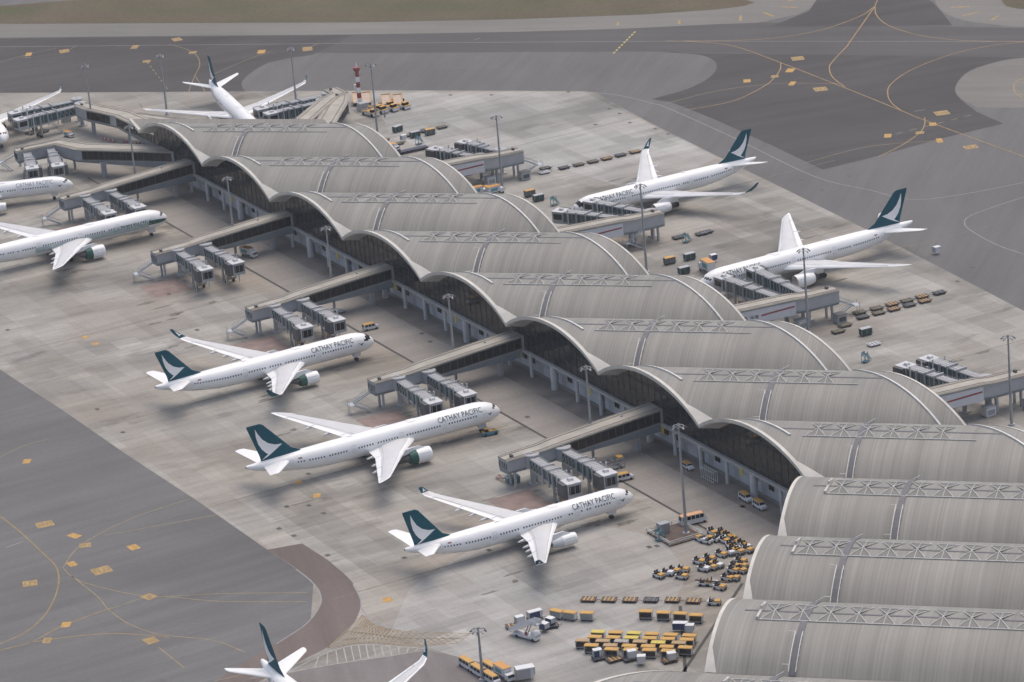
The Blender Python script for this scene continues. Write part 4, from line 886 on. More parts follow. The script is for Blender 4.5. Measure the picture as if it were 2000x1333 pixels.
# ------------------------------------------------------------------ jet bridges
def jet_bridge(label, a, c, side, zf=4.9, hood=True, cabbox=True):
    a = Vector(a); c = Vector(c); L = (c - a).length; rz = math.atan2(c.y - a.y, c.x - a.x)
    root = thing('jet_bridge', label, 'jet bridge', (a.x, a.y, 0), rz, 'jet bridges')
    b = MB(); b.cyl((0, 0, zf), (0, 0, zf + 3.3), 1.95, 1.95, 20); ro = b.build('rotunda', LGREY, root, 40)
    b = MB(); b.cyl((0, 0, zf + 3.3), (0, 0, zf + 3.55), 2.15, 2.0, 20); b.cyl((0, 0, zf + 3.55), (0, 0, zf + 3.75), .35, .35, 10); b.build('rotunda_roof', BRROOF, ro, 40)
    b = MB(); b.cyl((0, 0, 0), (0, 0, zf), .62, .62, 14); b.bx(-1.1, 1.1, -1.1, 1.1, 0, .3); b.build('rotunda_column', LGREY, root, 40)
    cuts = [1.7, 1.7 + (L - 4.6) * .46, 1.7 + (L - 4.6) * .66, L - 1.9]
    for i in range(3):
        x0, x1 = cuts[i] - (.4 if i else 0), cuts[i + 1]; hw = 1.35 + .16 * i; z0 = zf - .12 * i; z1 = zf + 2.75 + .16 * i; dz = 0
        b = MB(); b.bx(x0, x1, -hw, hw, z0 - .3, z0 + .25); b.bx(x0, x1, -hw, hw, z1 - .2, z1 + .08); n = max(2, int((x1 - x0) / 1.5))
        for k in range(n + 1):
            x = x0 + (x1 - x0) * k / n
            for s in (-1, 1): b.bx(max(x0, x - .05), min(x1, x + .05), s * hw - .05, s * hw + .05, z0, z1)
            if k < n and i == 0:
                for s in (-1, 1): b.bar((x, s * (hw + .03), z0 + .2), (x + (x1 - x0) / n, s * (hw + .03), z1 - .2), .09)
        t = b.build('tunnel_section', LGREY, root)
        b = MB(); b.bx(x0 + .02, x1 - .02, -hw + .06, hw - .06, z0 + .2, z1 - .15); b.build('tunnel_glazing', TGLASS, t)
        b = MB(); b.bx(x0, x1, -hw + .05, hw - .05, z1 + .08, z1 + .14)
        for k in range(int((x1 - x0) / 1.1)): b.bx(x0 + .5 + k * 1.1, x0 + .7 + k * 1.1, -hw + .1, hw - .1, z1 + .14, z1 + .22)
        for s in (-1, 1): b.bar((x0, s * (hw - .15), z1 + .55), (x1, s * (hw - .15), z1 + .55), .07)
        b.build('roof_skin', BRROOF, t)
        if i:
            b = MB()
            for s in (-1, 1): b.bx(x0 - .16, x0 + .16, s * (hw + .12) - .14, s * (hw + .12) + .14, z0 - 1.4 if i == 1 else z0 - .9, z1 + .35)
            b.bx(x0 - .16, x0 + .16, -hw - .25, hw + .25, z1 + .3, z1 + .6); b.build('portal_frame', LGREY, t)
    # drive legs
    xl_ = cuts[2] + (cuts[3] - cuts[2]) * .35; b = MB()
    for s in (-1, 1): b.bx(xl_ - .25, xl_ + .25, s * 1.95 - .25, s * 1.95 + .25, .9, zf + 3.6)
    b.bx(xl_ - .35, xl_ + .35, -2.2, 2.2, .9, 1.45); dl = b.build('drive_column', GREYM, root)
    for s in (-1.2, 1.2): MB().cyl((xl_, s - .3, .6), (xl_, s + .3, .6), .6, .6, 14).build('wheel', TYRE, dl, 40)
    MB().bx(xl_ - .5, xl_ + .5, -.5, .5, 1.0, 2.4).build('drive_cabinet', FADED, dl)
    # service stair and hanging box
    b = MB(); x = cuts[2] - .5
    b.bar((x, -side * 1.9, zf), (x - 4.6, -side * 2.2, .3), 1.0, .12)
    for k in (-.5, .5): b.bar((x, -side * 1.9 + k, zf + 1), (x - 4.6, -side * 2.2 + k, 1.3), .07)
    b.build('service_stair', GREYM, root)
    MB().bx(cuts[0] + 3, cuts[0] + 6, -.9, .9, zf - 2.2, zf - .5).build('air_unit', mat('cream air unit', (.47, .45, .38, 1), .6), root)
    # cab
    x0, x1 = L - 2.2, L + 1.7; z0, z1 = zf - .5, zf + 3.1
    b = MB(); b.bx(x0, x1, -1.95, 1.95, z0, z1); cb = b.build('cab', LGREY, root)
    b = MB(); b.bx(x0 - .1, x1 + .15, -2.1, 2.1, z1, z1 + .18); b.bx(x0 + .8, x0 + 2.3, -.7, .7, z1 + .18, z1 + .8, .3, .2); b.build('cab_roof', mat('cab roofing', (.52, .525, .53, 1), .6), cb)
    b = MB()
    b.bx(x1 + .01, x1 + .06, -1.6, 1.6, z0 + .9, z1 - .5); b.bx(x0 + .5, x1 - .5, -side * 1.96 - .03, -side * 1.96 + .03, z0 + 1.3, z1 - .6); b.build('cab_window', DGLASS, cb)
    b = MB()
    for k in range(3): b.bar((x1 + .10, -1.3 + 1.3 * k, z0 + .8), (x1 + .10, -1.3 + 1.3 * k, z1 - .5), .1)
    for z in (z0 + .8, z1 - .5): b.bar((x1 + .10, -1.35, z), (x1 + .10, 1.35, z), .1)
    b.build('cab_frame', GREYM, cb)
    b = MB(); secs = []
    for k in range(5):
        y = side * (1.95 + k * .3); sh = .06 if k % 2 else 0
        secs.append([(x0 + .2 + sh, y, z0 + .1 + sh), (x1 - .2 - sh, y, z0 + .1 + sh), (x1 - .2 - sh, y, z1 + .1 - sh), (x0 + .2 + sh, y, z1 + .1 - sh)])
    if side > 0: secs = [q[::-1] for q in secs]
    b.loft(secs).build('cab_canopy', DGREY, cb)
    b = MB()
    for s in (-1, 1): b.bx(L - 4.2, L - 3.9, s * 2.1 - .15, s * 2.1 + .15, .4, zf + 4.3)
    b.build('lift_mast', TUBE, root)
    return root
lbl = {274.5: 'the corridor ending in the windowless box', 200.0: 'the corridor above the green cowled twin', 121.0: 'the corridor above the orange roofed van', 52.5: 'the corridor by the orange truck', -21.5: 'the corridor above the green nosed airliner'}
for u0, _ in LG:
    jet_bridge('outer grey jet bridge with teal glass on ' + lbl[u0], (u0 + 5.5, -35.3), (u0 + 28.3, -36.4), 1 if False else -1)
    jet_bridge('inner grey jet bridge with teal glass on ' + lbl[u0], (u0 + 6.6, -26.6), (u0 + 29.2, -26.6), -1)
jet_bridge('empty jet bridge nearer the concourse by the orange van, far right apron', (37, 80.5), (19, 73.6), 1)
jet_bridge('empty jet bridge farther out behind the orange van corridor', (36, 88.6), (19, 84.4), 1)
jet_bridge('jet bridge at the front door of the curled wing airliner, far right apron', (127, 83.5), (106, 71.2), -1)
jet_bridge('jet bridge at the second door of the curled wing airliner', (126.5, 91.5), (104.2, 83.4), -1)
jet_bridge('jet bridge at the front door of the long airliner by the catering truck', (222, 78.6), (193.8, 75.3), -1)
jet_bridge('jet bridge at the second door of the long airliner, behind a light mast', (222.6, 85.5), (194, 86), -1)
jet_bridge('empty jet bridge nearer the concourse at the right edge', (310.5, 76.8), (289, 73.2), 1)
jet_bridge('empty jet bridge farther out at the right edge', (311, 83.6), (288.8, 80.8), 1)
jet_bridge('short pale jet bridge left of its pair below the long window lined corridor', (-79.26, -30.01), (-58.44, -36.31), 1)
jet_bridge('short pale jet bridge right of its pair below the long window lined corridor', (-80.52, -21.35), (-54.90, -28.64), 1)
jet_bridge('farther of two long teal jet bridges beside the wing at the left edge', (-126.62, 7.76), (-127.03, -15.55), -1)
jet_bridge('nearer of two long teal jet bridges beside the wing at the left edge', (-120.02, 6.39), (-117.47, -17.24), -1)
jet_bridge('farther of two teal jet bridges by the engine behind the roof crown', (-67.08, 76.71), (-67.34, 51.24), -1)
jet_bridge('nearer of two teal jet bridges by the engine behind the roof crown', (-61.02, 71.40), (-59.60, 51.28), -1)

# ------------------------------------------------------------------ apron light masts
def light_mast(label, xy, h, wide=True):
    root = thing('light_mast', label, 'light mast', xy, 0, 'apron light masts')
    b = MB(); b.cyl((0, 0, 0), (0, 0, h), .42, .20, 12); b.build('pole', mat('galvanised pole', (.36, .37, .38, 1), .5, .3), root, 40)
    MB().cyl((0, 0, 0), (0, 0, .5), .9, .8, 12).build('footing', LGREY, root, 40)
    b = MB(); R = 1.3
    for k in range(16): 
        p = lambda i: (R * math.cos(2 * PI * i / 16), R * math.sin(2 * PI * i / 16), h - .5); b.bar(p(k), p(k + 1), .10)
    for k in range(4): b.bar((0, 0, h - .3), (R * math.cos(PI / 2 * k), R * math.sin(PI / 2 * k), h - .5), .12)
    b.cyl((0, 0, h - .2), (0, 0, h + .2), .28, .15, 10); hf = b.build('head_frame', GREYM, root)
    for k in range(8):
        t = 2 * PI * k / 8 + .2; b = MB(); cx, cy = (R + .35) * math.cos(t), (R + .35) * math.sin(t)
        b.bx(-.28, .28, -.22, .22, -.12, .12); f = b.build('floodlight', DGREY if k % 3 else GREYM, root); f.location = (cx, cy, h - .72); f.rotation_euler = (0, .7, t)
    return root
light_mast('tall light mast rising from the fenced island beside the orange minibus', (333.66, -22.27), 28.8)
for (xy, h, lb) in [((274.67, -14.6), 25.5, 'light mast in front of the corridor ending in the windowless box'), ((199.3, -14.84), 25.5, 'light mast in front of the corridor above the green cowled twin'),
    ((119.93, -13.34), 25.5, 'light mast before the corridor above the orange roofed van'), ((52.85, -14.32), 25.5, 'light mast standing by the orange flatbed truck'), ((-23.32, -14.31), 25.5, 'light mast in front of the corridor above the green nosed airliner'),
    ((-34.39, 78.78), 25, 'light mast beside the red and white tower'), ((52.04, 79.99), 24.8, 'light mast before the advert corridor by the orange van'), ((154.84, 72.53), 27.4, 'light mast by the curled wing airliner, right apron'),
    ((231.76, 79.36), 25, 'light mast before the long airliner beside the catering truck'), ((326.18, 80.41), 24.6, 'light mast at the right edge by the empty jet bridges'), ((-110.9, 34.53), 22, 'light mast left of the airliner seen from behind'),
    ((-107.69, 5.28), 25, 'light mast at the far left by the two window bands'), ((-84.32, 72.35), 22, 'light mast behind the wing of the airliner seen from behind'), ((377.1, -102.3), 13.0, 'short light mast among the orange roofed minibuses at the bottom')]:
    light_mast(lb, xy, h)
# fenced island
t = thing('fenced_island', 'brown kerbed island with rails and a grey cabinet round the tallest light mast', 'traffic island', (333, -24.5), 0)
MB().bx(-6, 5, -5, 4.4, 0, .35).build('kerb', mat('brown planting bed', (.10, .075, .062, 1), .9, 0, .2), t)
b = MB()
q = [(-6, -5), (5, -5), (5, 4.4), (-6, 4.4), (-6, -5)]
for a, c in zip(q, q[1:]):
    for z in (.9, 1.35): b.bar((*a, z), (*c, z), .12)
    for k in range(4): x = a[0] + (c[0] - a[0]) * k / 4; y = a[1] + (c[1] - a[1]) * k / 4; b.bar((x, y, .3), (x, y, 1.35), .12)
b.build('railing', TUBE, t); MB().bx(-4.3, -2.2, -3.2, -.6, .35, 2.9).build('cabinet', GREYM, t)
# red and white tower
t = thing('lattice_mast', 'red and white banded tower with a red top platform beside parked loaders', 'tower', (-67.8, 88.9), 0)
for i in range(7):
    z0 = i * 1.9; r = .62 - .02 * i; b = MB(); b.bx(-r, r, -r, r, z0, z0 + 1.9, .03, .03); b.build('tower_band', RED if i % 2 == 0 else WHITE, t)
b = MB(); b.cyl((0, 0, 13.3), (0, 0, 14.0), .8, 1.25, 12); b.cyl((0, 0, 14.0), (0, 0, 14.7), 1.25, 1.2, 12); b.build('top_platform', RED, t, 40); MB().cyl((0, 0, 14.7), (0, 0, 16.4), .3, .1, 8).build('beacon', WHITE, t)
MB().bx(-1.7, -.9, -.8, .8, 6, 8.4).build('side_box', WHITE, t); MB().bx(1.6, 4.4, -2, 1.4, 0, 2.8).build('equipment_hut', LGREY, t)
# ------------------------------------------------------------------ vehicles and ground equipment (built once each, pointing along +x, then copied)
def wheels(root, pts, r=.33, wd=.22, name='wheel'):
    for x, y in pts: MB().cyl((x, y - wd / 2, r), (x, y + wd / 2, r), r, r, 14).build(name, TYRE, root, 40)
def side_windows(root, hw, segs, z0, z1):
    for s in (-1, 1):
        b = MB()
        for x0, x1 in segs: b.poly([(x0, s * (hw + .012), z0), (x1, s * (hw + .012), z0), (x1 - .05, s * (hw - .045), z1), (x0 + .05, s * (hw - .045), z1)][::s])
        b.build('side_window', DGLASS, root)
def van(L=4.7, hw=.86, h=1.98, cat='van', roofm=AMBER, nose=.75, bodym=PALE, nm='van', nwin=3):
    root = thing(nm, 'white van', cat, (0, 0, 0)); f = L / 2
    b = MB(); prof = [(-f, .45), (-f, h * .56), (-f + .12, h - .06), (f - nose - .55, h - .06), (f - nose + .1, h * .60), (f - .1, h * .53), (f, h * .32), (f, .4)]
    secs = [[(x, y, z) for x, z in prof] for y in (-hw,)] 
    up = lambda z: (hw - .02) if z < h * .57 else hw - .10
    b.loft([[(x, -up(z), z) for x, z in prof], [(x, up(z), z) for x, z in prof]]); b.build('body', bodym, root)
    b = MB(); b.bx(-f + .1, f - nose - .5, -hw + .10, hw - .10, h - .055, h + .05, .08, .06); b.build('roof_panel', roofm, root)
    b = MB(); x0, x1 = f - nose + .06, f - nose - .50; b.poly([(x0 + .03, -hw + .12, h * .60), (x0 + .03, hw - .12, h * .60), (x1 + .03, hw - .16, h - .12), (x1 + .03, -hw + .16, h - .12)]); b.build('windscreen', DGLASS, root)
    b = MB(); b.poly([(-f - .012, -hw + .15, h * .58), (-f - .012, hw - .15, h * .58), (-f + .09, hw - .18, h - .18), (-f + .09, -hw + .18, h - .18)][::-1]); b.build('rear_window', DGLASS, root)
    xs0, xs1 = -f + .35, f - nose - .45; st = (xs1 - xs0) / nwin; side_windows(root, hw - .055, [(xs0 + i * st + .06, xs0 + (i + 1) * st - .06) for i in range(nwin)], h * .60, h - .16)
    wheels(root, [(f - .85, hw - .08), (f - .85, -hw + .08), (-f + .85, hw - .08), (-f + .85, -hw + .08)], .34)
    b = MB(); b.bx(f - .02, f + .08, -hw + .1, hw - .1, .38, .6); b.build('bumper', GREYM, root)
    for s in (-1, 1): MB().bx(f - .04, f + .02, s * (hw - .28) - .13, s * (hw - .28) + .13, h * .36, h * .45).build('headlight', LIP, root)
    return root
def tug(hm=None):
    root = thing('tow_tractor', 'white tow tractor', 'tow tractor', (0, 0, 0))
    b = MB(); b.bx(-1.55, 1.5, -.80, .80, .36, .92); b.bx(-1.55, -1.22, -.80, .80, .92, 1.12); b.build('chassis', PALE, root)
    b = MB(); b.bx(.1, 1.5, -.74, .74, .92, 1.25, .06, .06); b.build('hood', hm or AMBER, root)
    b = MB(); b.bx(-1.2, .08, -.70, .70, .922, .96); b.build('footwell', SEAT, root)
    for y in (-.36, .36):
        b = MB(); b.bx(-.95, -.40, y - .26, y + .26, .9, 1.2); b.bx(-1.1, -.92, y - .26, y + .26, .95, 1.72); b.build('seat', SEAT, root)
    b = MB(); b.bar((.05, .36, 1.15), (-.2, .36, 1.45), .06); b.cyl((-.22, .36, 1.44), (-.26, .36, 1.50), .2, .2, 12); b.build('steering_wheel', SEAT, root)
    wheels(root, [(1.0, .72), (1.0, -.72), (-1.0, .72), (-1.0, -.72)], .36, .26)
    MB().bx(1.5, 1.66, -.7, .7, .4, .75).build('bumper', DGREY, root); MB().bx(-1.75, -1.55, -.2, .2, .45, .65).build('tow_hitch', DGREY, root)
    return root
def covered_dolly(closed=False, nm='baggage_dolly', roofm=AMBER):
    root = thing(nm, 'baggage dolly', 'baggage dolly', (0, 0, 0))
    MB().bx(-1.55, 1.55, -.78, .78, .42, .60).build('bed', GREYM, root)
    b = MB()
    for x in (-1.5, 1.5):
        for y in (-.72, .72): b.bx(x - .05, x + .05, y - .05, y + .05, .6, 2.02)
    b.bx(-1.56, -1.48, -.72, .72, .6, 2.0); b.bx(1.48, 1.56, -.72, .72, .6, 2.0); b.build('end_frame', PALE, root)
    MB().bx(-1.66, 1.66, -.86, .86, 2.02, 2.14, .05, .12).build('canopy_roof', roofm, root)
    b = MB(); b.bx(-1.48, 1.48, .68, .74, .6, 2.0)
    if closed: b.bx(-1.46, 1.46, -.76, -.72, .62, 1.98)
    b.build('side_curtain', mat('grey mesh curtain', (.33, .34, .33, 1), .7, 0, .1) if closed else mat('mid grey mesh', (.19, .19, .185, 1), .7), root)
    if not closed: MB().bx(-1.45, 1.45, -.6, .6, .61, .66).build('bed_deck', mat('worn timber deck', (.24, .19, .15, 1), .8, 0, .2), root)
    wheels(root, [(-1.1, .65), (-1.1, -.65), (1.1, .65), (1.1, -.65)], .24, .18)
    b = MB(); b.bar((1.55, 0, .42), (2.3, 0, .38), .09); b.build('tow_bar', DGREY, root)
    return root
def flat_dolly(stripe=AMBER, frame=RUST, nm='flat_dolly'):
    root = thing(nm, 'flat dolly', 'dolly', (0, 0, 0))
    b = MB(); b.bx(-1.75, 1.75, -1.2, 1.2, .38, .48)
    for y in (-1.15, 1.15): b.bx(-1.75, 1.75, y - .08, y + .08, .48, .62)
    for x in (-1.7, 1.7): b.bx(x - .08, x + .08, -1.1, 1.1, .48, .6)
    b.build('frame', frame, root)
    b = MB()
    for k in range(9): x = -1.4 + .35 * k; b.cyl((x, -1.05, .56), (x, 1.05, .56), .06, .06, 8)
    b.build('rollers', GREYM, root)
    b = MB()
    for x in (-.95, 0, .95): b.bx(x - .16, x + .16, -1.06, 1.06, .60, .66)
    b.build('safety_stripe', stripe, root)
    wheels(root, [(-1.2, 1.0), (-1.2, -1.0), (1.2, 1.0), (1.2, -1.0)], .24, .18)
    b = MB(); b.bar((1.75, 0, .42), (2.9, 0, .38), .1); b.build('tow_bar', DGREY, root)
    return root
def box_dolly(m=DTEAL, roofm=LGREY, nm='curtain_dolly'):
    root = thing(nm, 'dolly', 'dolly', (0, 0, 0))
    MB().bx(-1.7, 1.7, -.85, .85, .4, .58).build('bed', DGREY, root)
    b = MB(); b.bx(-1.62, 1.62, -.8, .8, .58, 2.1); b.build('curtain', m, root)
    MB().bx(-1.7, 1.7, -.86, .86, 2.1, 2.22, .04, .1).build('roof', roofm, root)
    b = MB()
    for x in (-1.64, 0, 1.64):
        for y in (-.82, .82): b.bx(x - .05, x + .05, y - .04, y + .04, .58, 2.1)
    b.build('frame', GREYM, root); wheels(root, [(-1.2, .7), (-1.2, -.7), (1.2, .7), (1.2, -.7)], .26, .18)
    MB().bar((1.7, 0, .42), (2.5, 0, .38), .1).build('tow_bar', DGREY, root)
    return root
def container(m, panel, L=1.55, nm='cargo_container', z=.68):
    "contoured air cargo container"
    root = thing(nm, 'cargo container', 'container', (0, 0, z))
    b = MB(); pr = [(-L / 2, 0), (L / 2, 0), (L / 2 + .4, .5), (L / 2 + .4, 1.62), (-L / 2, 1.62)]
    b.prism(pr, -.76, .76); b.build('shell', m, root)
    b = MB(); b.bx(-L / 2 - .02, L / 2 - .3, -.79, -.765, .1, 1.5); b.build('door_panel', panel, root)
    MB().bx(-L / 2 - .02, L / 2 + .42, -.78, .78, 1.62, 1.68).build('lid', PALE, root)
    b = MB(); b.bx(-L / 2 - .05, -L / 2 + .05, -.8, .8, 0, 1.64); b.bx(L / 2 + .3, L / 2 + .42, -.8, .8, .5, 1.66); b.build('corner_post', LGREY, root)
    return root
def box_truck():
    root = thing('catering_truck', 'truck', 'truck', (0, 0, 0))
    MB().bx(-3.6, 1.6, -1.2, 1.2, 1.5, 4.0).build('cargo_box', PALE, root); MB().bx(-3.65, 1.65, -1.25, 1.25, 4.0, 4.12).build('box_roof', ORANGE, root)
    b = MB(); b.prism([(1.75, .7), (3.6, .7), (3.6, 1.7), (3.2, 2.6), (1.75, 2.6)], -1.1, 1.1); cb = b.build('cab', PALE, root)
    b = MB(); b.poly([(3.62, -1, 1.75), (3.62, 1, 1.75), (3.24, 1, 2.5), (3.24, -1, 2.5)]); b.build('windscreen', DGLASS, cb)
    MB().bx(-3.6, 1.6, -.5, .5, .8, 1.5).build('chassis', DGREY, root)
    for s in (-1, 1): MB().bx(-2.6, .4, s * 1.215 - .012, s * 1.215 + .012, 2.0, 3.4).build('side_panel', mat('teal logo panel', (.10, .30, .34, 1), .5), root)
    wheels(root, [(2.6, .95), (2.6, -.95), (-2.4, .95), (-2.4, -.95)], .48, .3); return root
def stairs_truck():
    root = thing('passenger_stairs', 'stairs', 'stair truck', (0, 0, 0))
    b = MB(); b.bx(-3.4, 3.6, -1.0, 1.0, .5, 1.1); b.build('chassis', PALE, root)
    b = MB(); b.prism([(2.2, 1.1), (3.6, 1.1), (3.5, 1.9), (3.2, 2.3), (2.2, 2.3)], -1, 1); cb = b.build('cab', PALE, root)
    MB().poly([(3.61, -.9, 1.25), (3.61, .9, 1.25), (3.27, .9, 2.2), (3.27, -.9, 2.2)]).build('windscreen', DGLASS, cb)
    b = MB()
    for k in range(16):
        x = -4.6 + k * .42; b.bx(x, x + .44, -.85, .85, .9 + k * .21, 1.05 + k * .21)
    b.bx(2.1, 4.2, -.9, .9, 4.25, 4.4); b.build('steps', LGREY, root)
    b = MB()
    for s in (-.95, .95):
        b.add([(-4.6, s, 1.1), (2.1, s, 4.4), (2.1, s, 5.4), (-4.6, s, 2.1)], [(0, 1, 2, 3)]); b.add([(-4.6, s + .05, 1.1), (2.1, s + .05, 4.4), (2.1, s + .05, 5.4), (-4.6, s + .05, 2.1)], [(3, 2, 1, 0)]); b.bx(2.1, 4.2, s - .03, s + .06, 4.4, 5.4)
    b.build('side_panel', PALE, root)
    b = MB(); b.bar((0, -.6, 1.1), (1.5, -.6, 4.0), .2); b.bar((0, .6, 1.1), (1.5, .6, 4.0), .2); b.build('lift_arm', GREYM, root)
    MB().bx(.4, 1.3, -1.04, -1.0, 1.3, 2.2).build('red_marking', RED, root)
    wheels(root, [(2.6, .9), (2.6, -.9), (-2.2, .9), (-2.2, -.9)], .42, .28); return root
def pushback():
    root = thing('pushback_tractor', 'tractor', 'tractor', (0, 0, 0))
    b = MB(); b.bx(-3.6, 3.4, -1.4, 1.4, .5, 1.5, .15, .05); b.build('chassis', PALE, root)
    b = MB(); b.bx(-3.3, .6, -1.3, 1.3, 1.5, 1.72, .05, .05); b.bx(2.5, 3.4, -1.35, 1.35, 1.45, 1.6); b.build('deck', AMBER, root)
    b = MB(); b.bx(.9, 2.5, -1.1, 1.1, 1.5, 2.5, .2, .12); cb = b.build('cab', DGLASS, root); MB().bx(1.0, 2.4, -1.05, 1.05, 2.5, 2.6).build('cab_roof', AMBER, cb)
    b = MB(); b.bx(-2.9, -1.2, -.7, .7, 1.72, 1.78); b.build('deck_grille', DGREY, root)
    wheels(root, [(2.3, 1.2), (2.3, -1.2), (-2.3, 1.2), (-2.3, -1.2)], .6, .42); return root
def loader():
    root = thing('cargo_loader', 'loader', 'cargo loader', (0, 0, 0))
    MB().bx(-3.4, 3.4, -1.5, 1.5, .5, 1.1).build('chassis', DGREY, root)
    b = MB(); b.add([(-3.6, -1.5, 1.2), (1.0, -1.5, 3.6), (1.0, 1.5, 3.6), (-3.6, 1.5, 1.2), (-3.6, -1.5, 1.45), (1.0, -1.5, 3.85), (1.0, 1.5, 3.85), (-3.6, 1.5, 1.45)], [(0, 1, 2, 3), (7, 6, 5, 4), (0, 4, 5, 1), (1, 5, 6, 2), (2, 6, 7, 3), (3, 7, 4, 0)]); b.build('main_platform', mat('peach deck', (.55, .42, .33, 1), .6), root)
    b = MB()
    for s in (-1.55, 1.55): b.bar((-3.6, s, 1.5), (1.0, s, 4.0), .2, .35)
    b.bar((1.0, -1.6, 3.9), (1.0, 1.6, 3.9), .25); b.build('platform_rail', AMBER, root)
    b = MB(); b.bx(1.6, 3.4, -1.4, 1.4, 2.2, 2.5); b.bx(1.2, 2.0, -1.5, -.7, 2.5, 4.1); b.build('front_platform', AMBER, root)
    b = MB(); b.bar((-2.5, -1.2, 1.1), (.6, -1.2, 3.4), .2); b.bar((.6, -1.2, 1.1), (-2.5, -1.2, 2.0), .2); b.bar((-2.5, 1.2, 1.1), (.6, 1.2, 3.4), .2); b.build('scissor_arm', GREYM, root)
    wheels(root, [(2.3, 1.3), (2.3, -1.3), (-2.3, 1.3), (-2.3, -1.3)], .45, .35); return root
def steps_stand():
    root = thing('maintenance_steps', 'steps', 'steps', (0, 0, 0)); b = MB()
    for x in (-.8, .8):
        for y in (-.7, .7): b.bar((x, y, .1), (x * .8, y * .8, 3.0), .1)
    b.bx(-.8, .8, -.7, .7, 2.0, 2.1); b.bx(-.85, .85, -.75, .75, .3, .4)
    for s in (-.55, .55): b.bar((2.2, s, .2), (.7, s, 2.05), .1)
    b.build('frame', TEALP, root); c = MB()
    for k in range(7): c.bx(2.0 - .2 * k, 2.2 - .2 * k, -.55, .55, .35 + .25 * k, .41 + .25 * k)
    c.build('treads', TEALP, root); d = MB(); 
    for y in (-.65, .65): d.add([(-.65, y, 2.1), (.65, y, 2.1), (.65, y, 2.95), (-.65, y, 2.95)], [(0, 1, 2, 3)])
    d.build('guard_panel', mat('pale teal mesh', (.25, .36, .38, 1), .7), root); return root

# tow tractors, cluster by cluster: (x px, y px) on the ground and heading
tg = tug(); tw = tug(PALE)
TUGS = [('in the long row by the fenced island', [(338.14, -17.42), (339.97, -15.76), (342.19, -17.57), (342.42, -15.81), (344.48, -17.82), (343.81, -15.65), (346.63, -16.24), (348.07, -18.45), (349.96, -18.16), (352.39, -18.67), (349.11, -15.74), (350.75, -15.75), (352.95, -16.55), (351.57, -20.62), (350.44, -19.05)], -40),
        ('touching the fenced island end', [(339.85, -21.83), (341.84, -21.44), (341.80, -19.52)], 150), ('alone left of the long row', [(351.20, -23.00)], -25),
        ('in the loose group of six', [(351.52, -29.39), (351.51, -26.51), (353.98, -27.89), (355.95, -30.81), (356.26, -29.00), (356.23, -27.12)], -25),
        ('in the slanting row of five', [(352.43, -41.23), (352.58, -38.91), (352.41, -36.95), (353.23, -35.02), (356.50, -37.29)], -20),
        ('half hidden against the roof edge', [(357.68, -21.54), (359.53, -24.13), (360.29, -22.74), (361.31, -25.82), (362.49, -24.40)], -30),
        ('by the long brown pole', [(364.41, -29.46), (365.22, -28.25), (363.56, -35.19), (364.70, -34.05), (367.75, -33.66)], -10), ('drawing the train of six flat dollies', [(374.54, -39.40)], -10)]
random.seed(3)
for cl, pts, hd in TUGS:
    for i, p in enumerate(sorted(pts, key=lambda q: q[0] * R_.x + q[1] * R_.y)):
        xy = p
        white = i % 4 == 1 and len(pts) > 1 and 'edge' not in cl; hue = 'white' if white else 'orange'
        one = ('orange hooded tow tractor ' + cl) if len(pts) == 1 else hue + ' hooded tow tractor, %s from left %s' % (ORD[i], cl)
        place(tw if white else tg, xy, math.radians(hd + 45 + random.uniform(-14, 14)), one, 'tow tractors by the light mast')
t = thing('long_pole', 'long brown tow pole lying across tow tractors', 'tow bar', (362.72, -32.87), 0)
MB().bar((*(Vector((362.00, -36.87)) - Vector((362.72, -32.87))), 1.4), (*(Vector((368.44, -31.47)) - Vector((362.72, -32.87))), 1.4), .4, .25).build('bar', RUST, t)
MB().cyl((0, 0, .1), (0, 0, 1.4), .15, .15, 8).build('stand', DGREY, t)

# covered baggage dollies
bd = covered_dolly(False); bl_ = covered_dolly(False, 'baggage_dolly', LEMON); bf = covered_dolly(False, 'baggage_dolly', FADED); bg_ = covered_dolly(False, 'baggage_dolly', mat('grey canvas', (.36, .34, .31, 1), .7)); bc = covered_dolly(True)
hd0 = 0.8020
ROWS = {
 'in the back row': [(374.33, -70.49, 'l'), (377.20, -67.49, 'a'), (380.18, -64.36, 'l'), (383.22, -61.40, 'a'), (386.40, -58.27, 'a'), (389.52, -55.15, 'a')],
 'in the second row': [(376.27, -72.50, 'a'), (379.26, -69.35, 'a'), (382.05, -66.13, 'l'), (385.00, -62.97, 'a'), (387.98, -59.95, 'a'), (391.09, -56.77, 'a')],
 'in the middle row': [(376.18, -75.72, 'f'), (379.39, -72.17, 'f'), (382.30, -68.94, 'g'), (385.19, -65.71, 'f'), (388.25, -62.71, 'l'), (391.41, -59.16, 'f')],
 'in the fourth row': [(379.85, -75.46, 'a'), (382.62, -72.06, 'f'), (385.65, -68.85, 'a'), (388.59, -65.57, 'a'), (391.52, -62.41, 'a'), (394.56, -59.31, 'a')],
 'in the front row': [(384.69, -72.92, 'a'), (387.62, -69.65, 'a'), (390.52, -66.40, 'a'), (393.66, -63.30, 'a')],
 'in the separate open row of four': [(371.33, -55.97, 'a'), (374.58, -53.11, 'a'), (377.52, -50.38, 'a'), (380.66, -48.02, 'a')]}
for r, its in ROWS.items():
    for i, (x, y, c) in enumerate(its):
        p = {'a': bd, 'l': bl_, 'f': bf, 'g': bg_}[c]; cn = {'a': 'amber', 'l': 'bright yellow', 'f': 'faded tan', 'g': 'grey'}[c]
        place(p, (x, y), hd0 + random.uniform(-.05, .05), '%s roofed baggage dolly, %s from the left %s' % (cn, ORD[i], r), 'roofed baggage dollies')
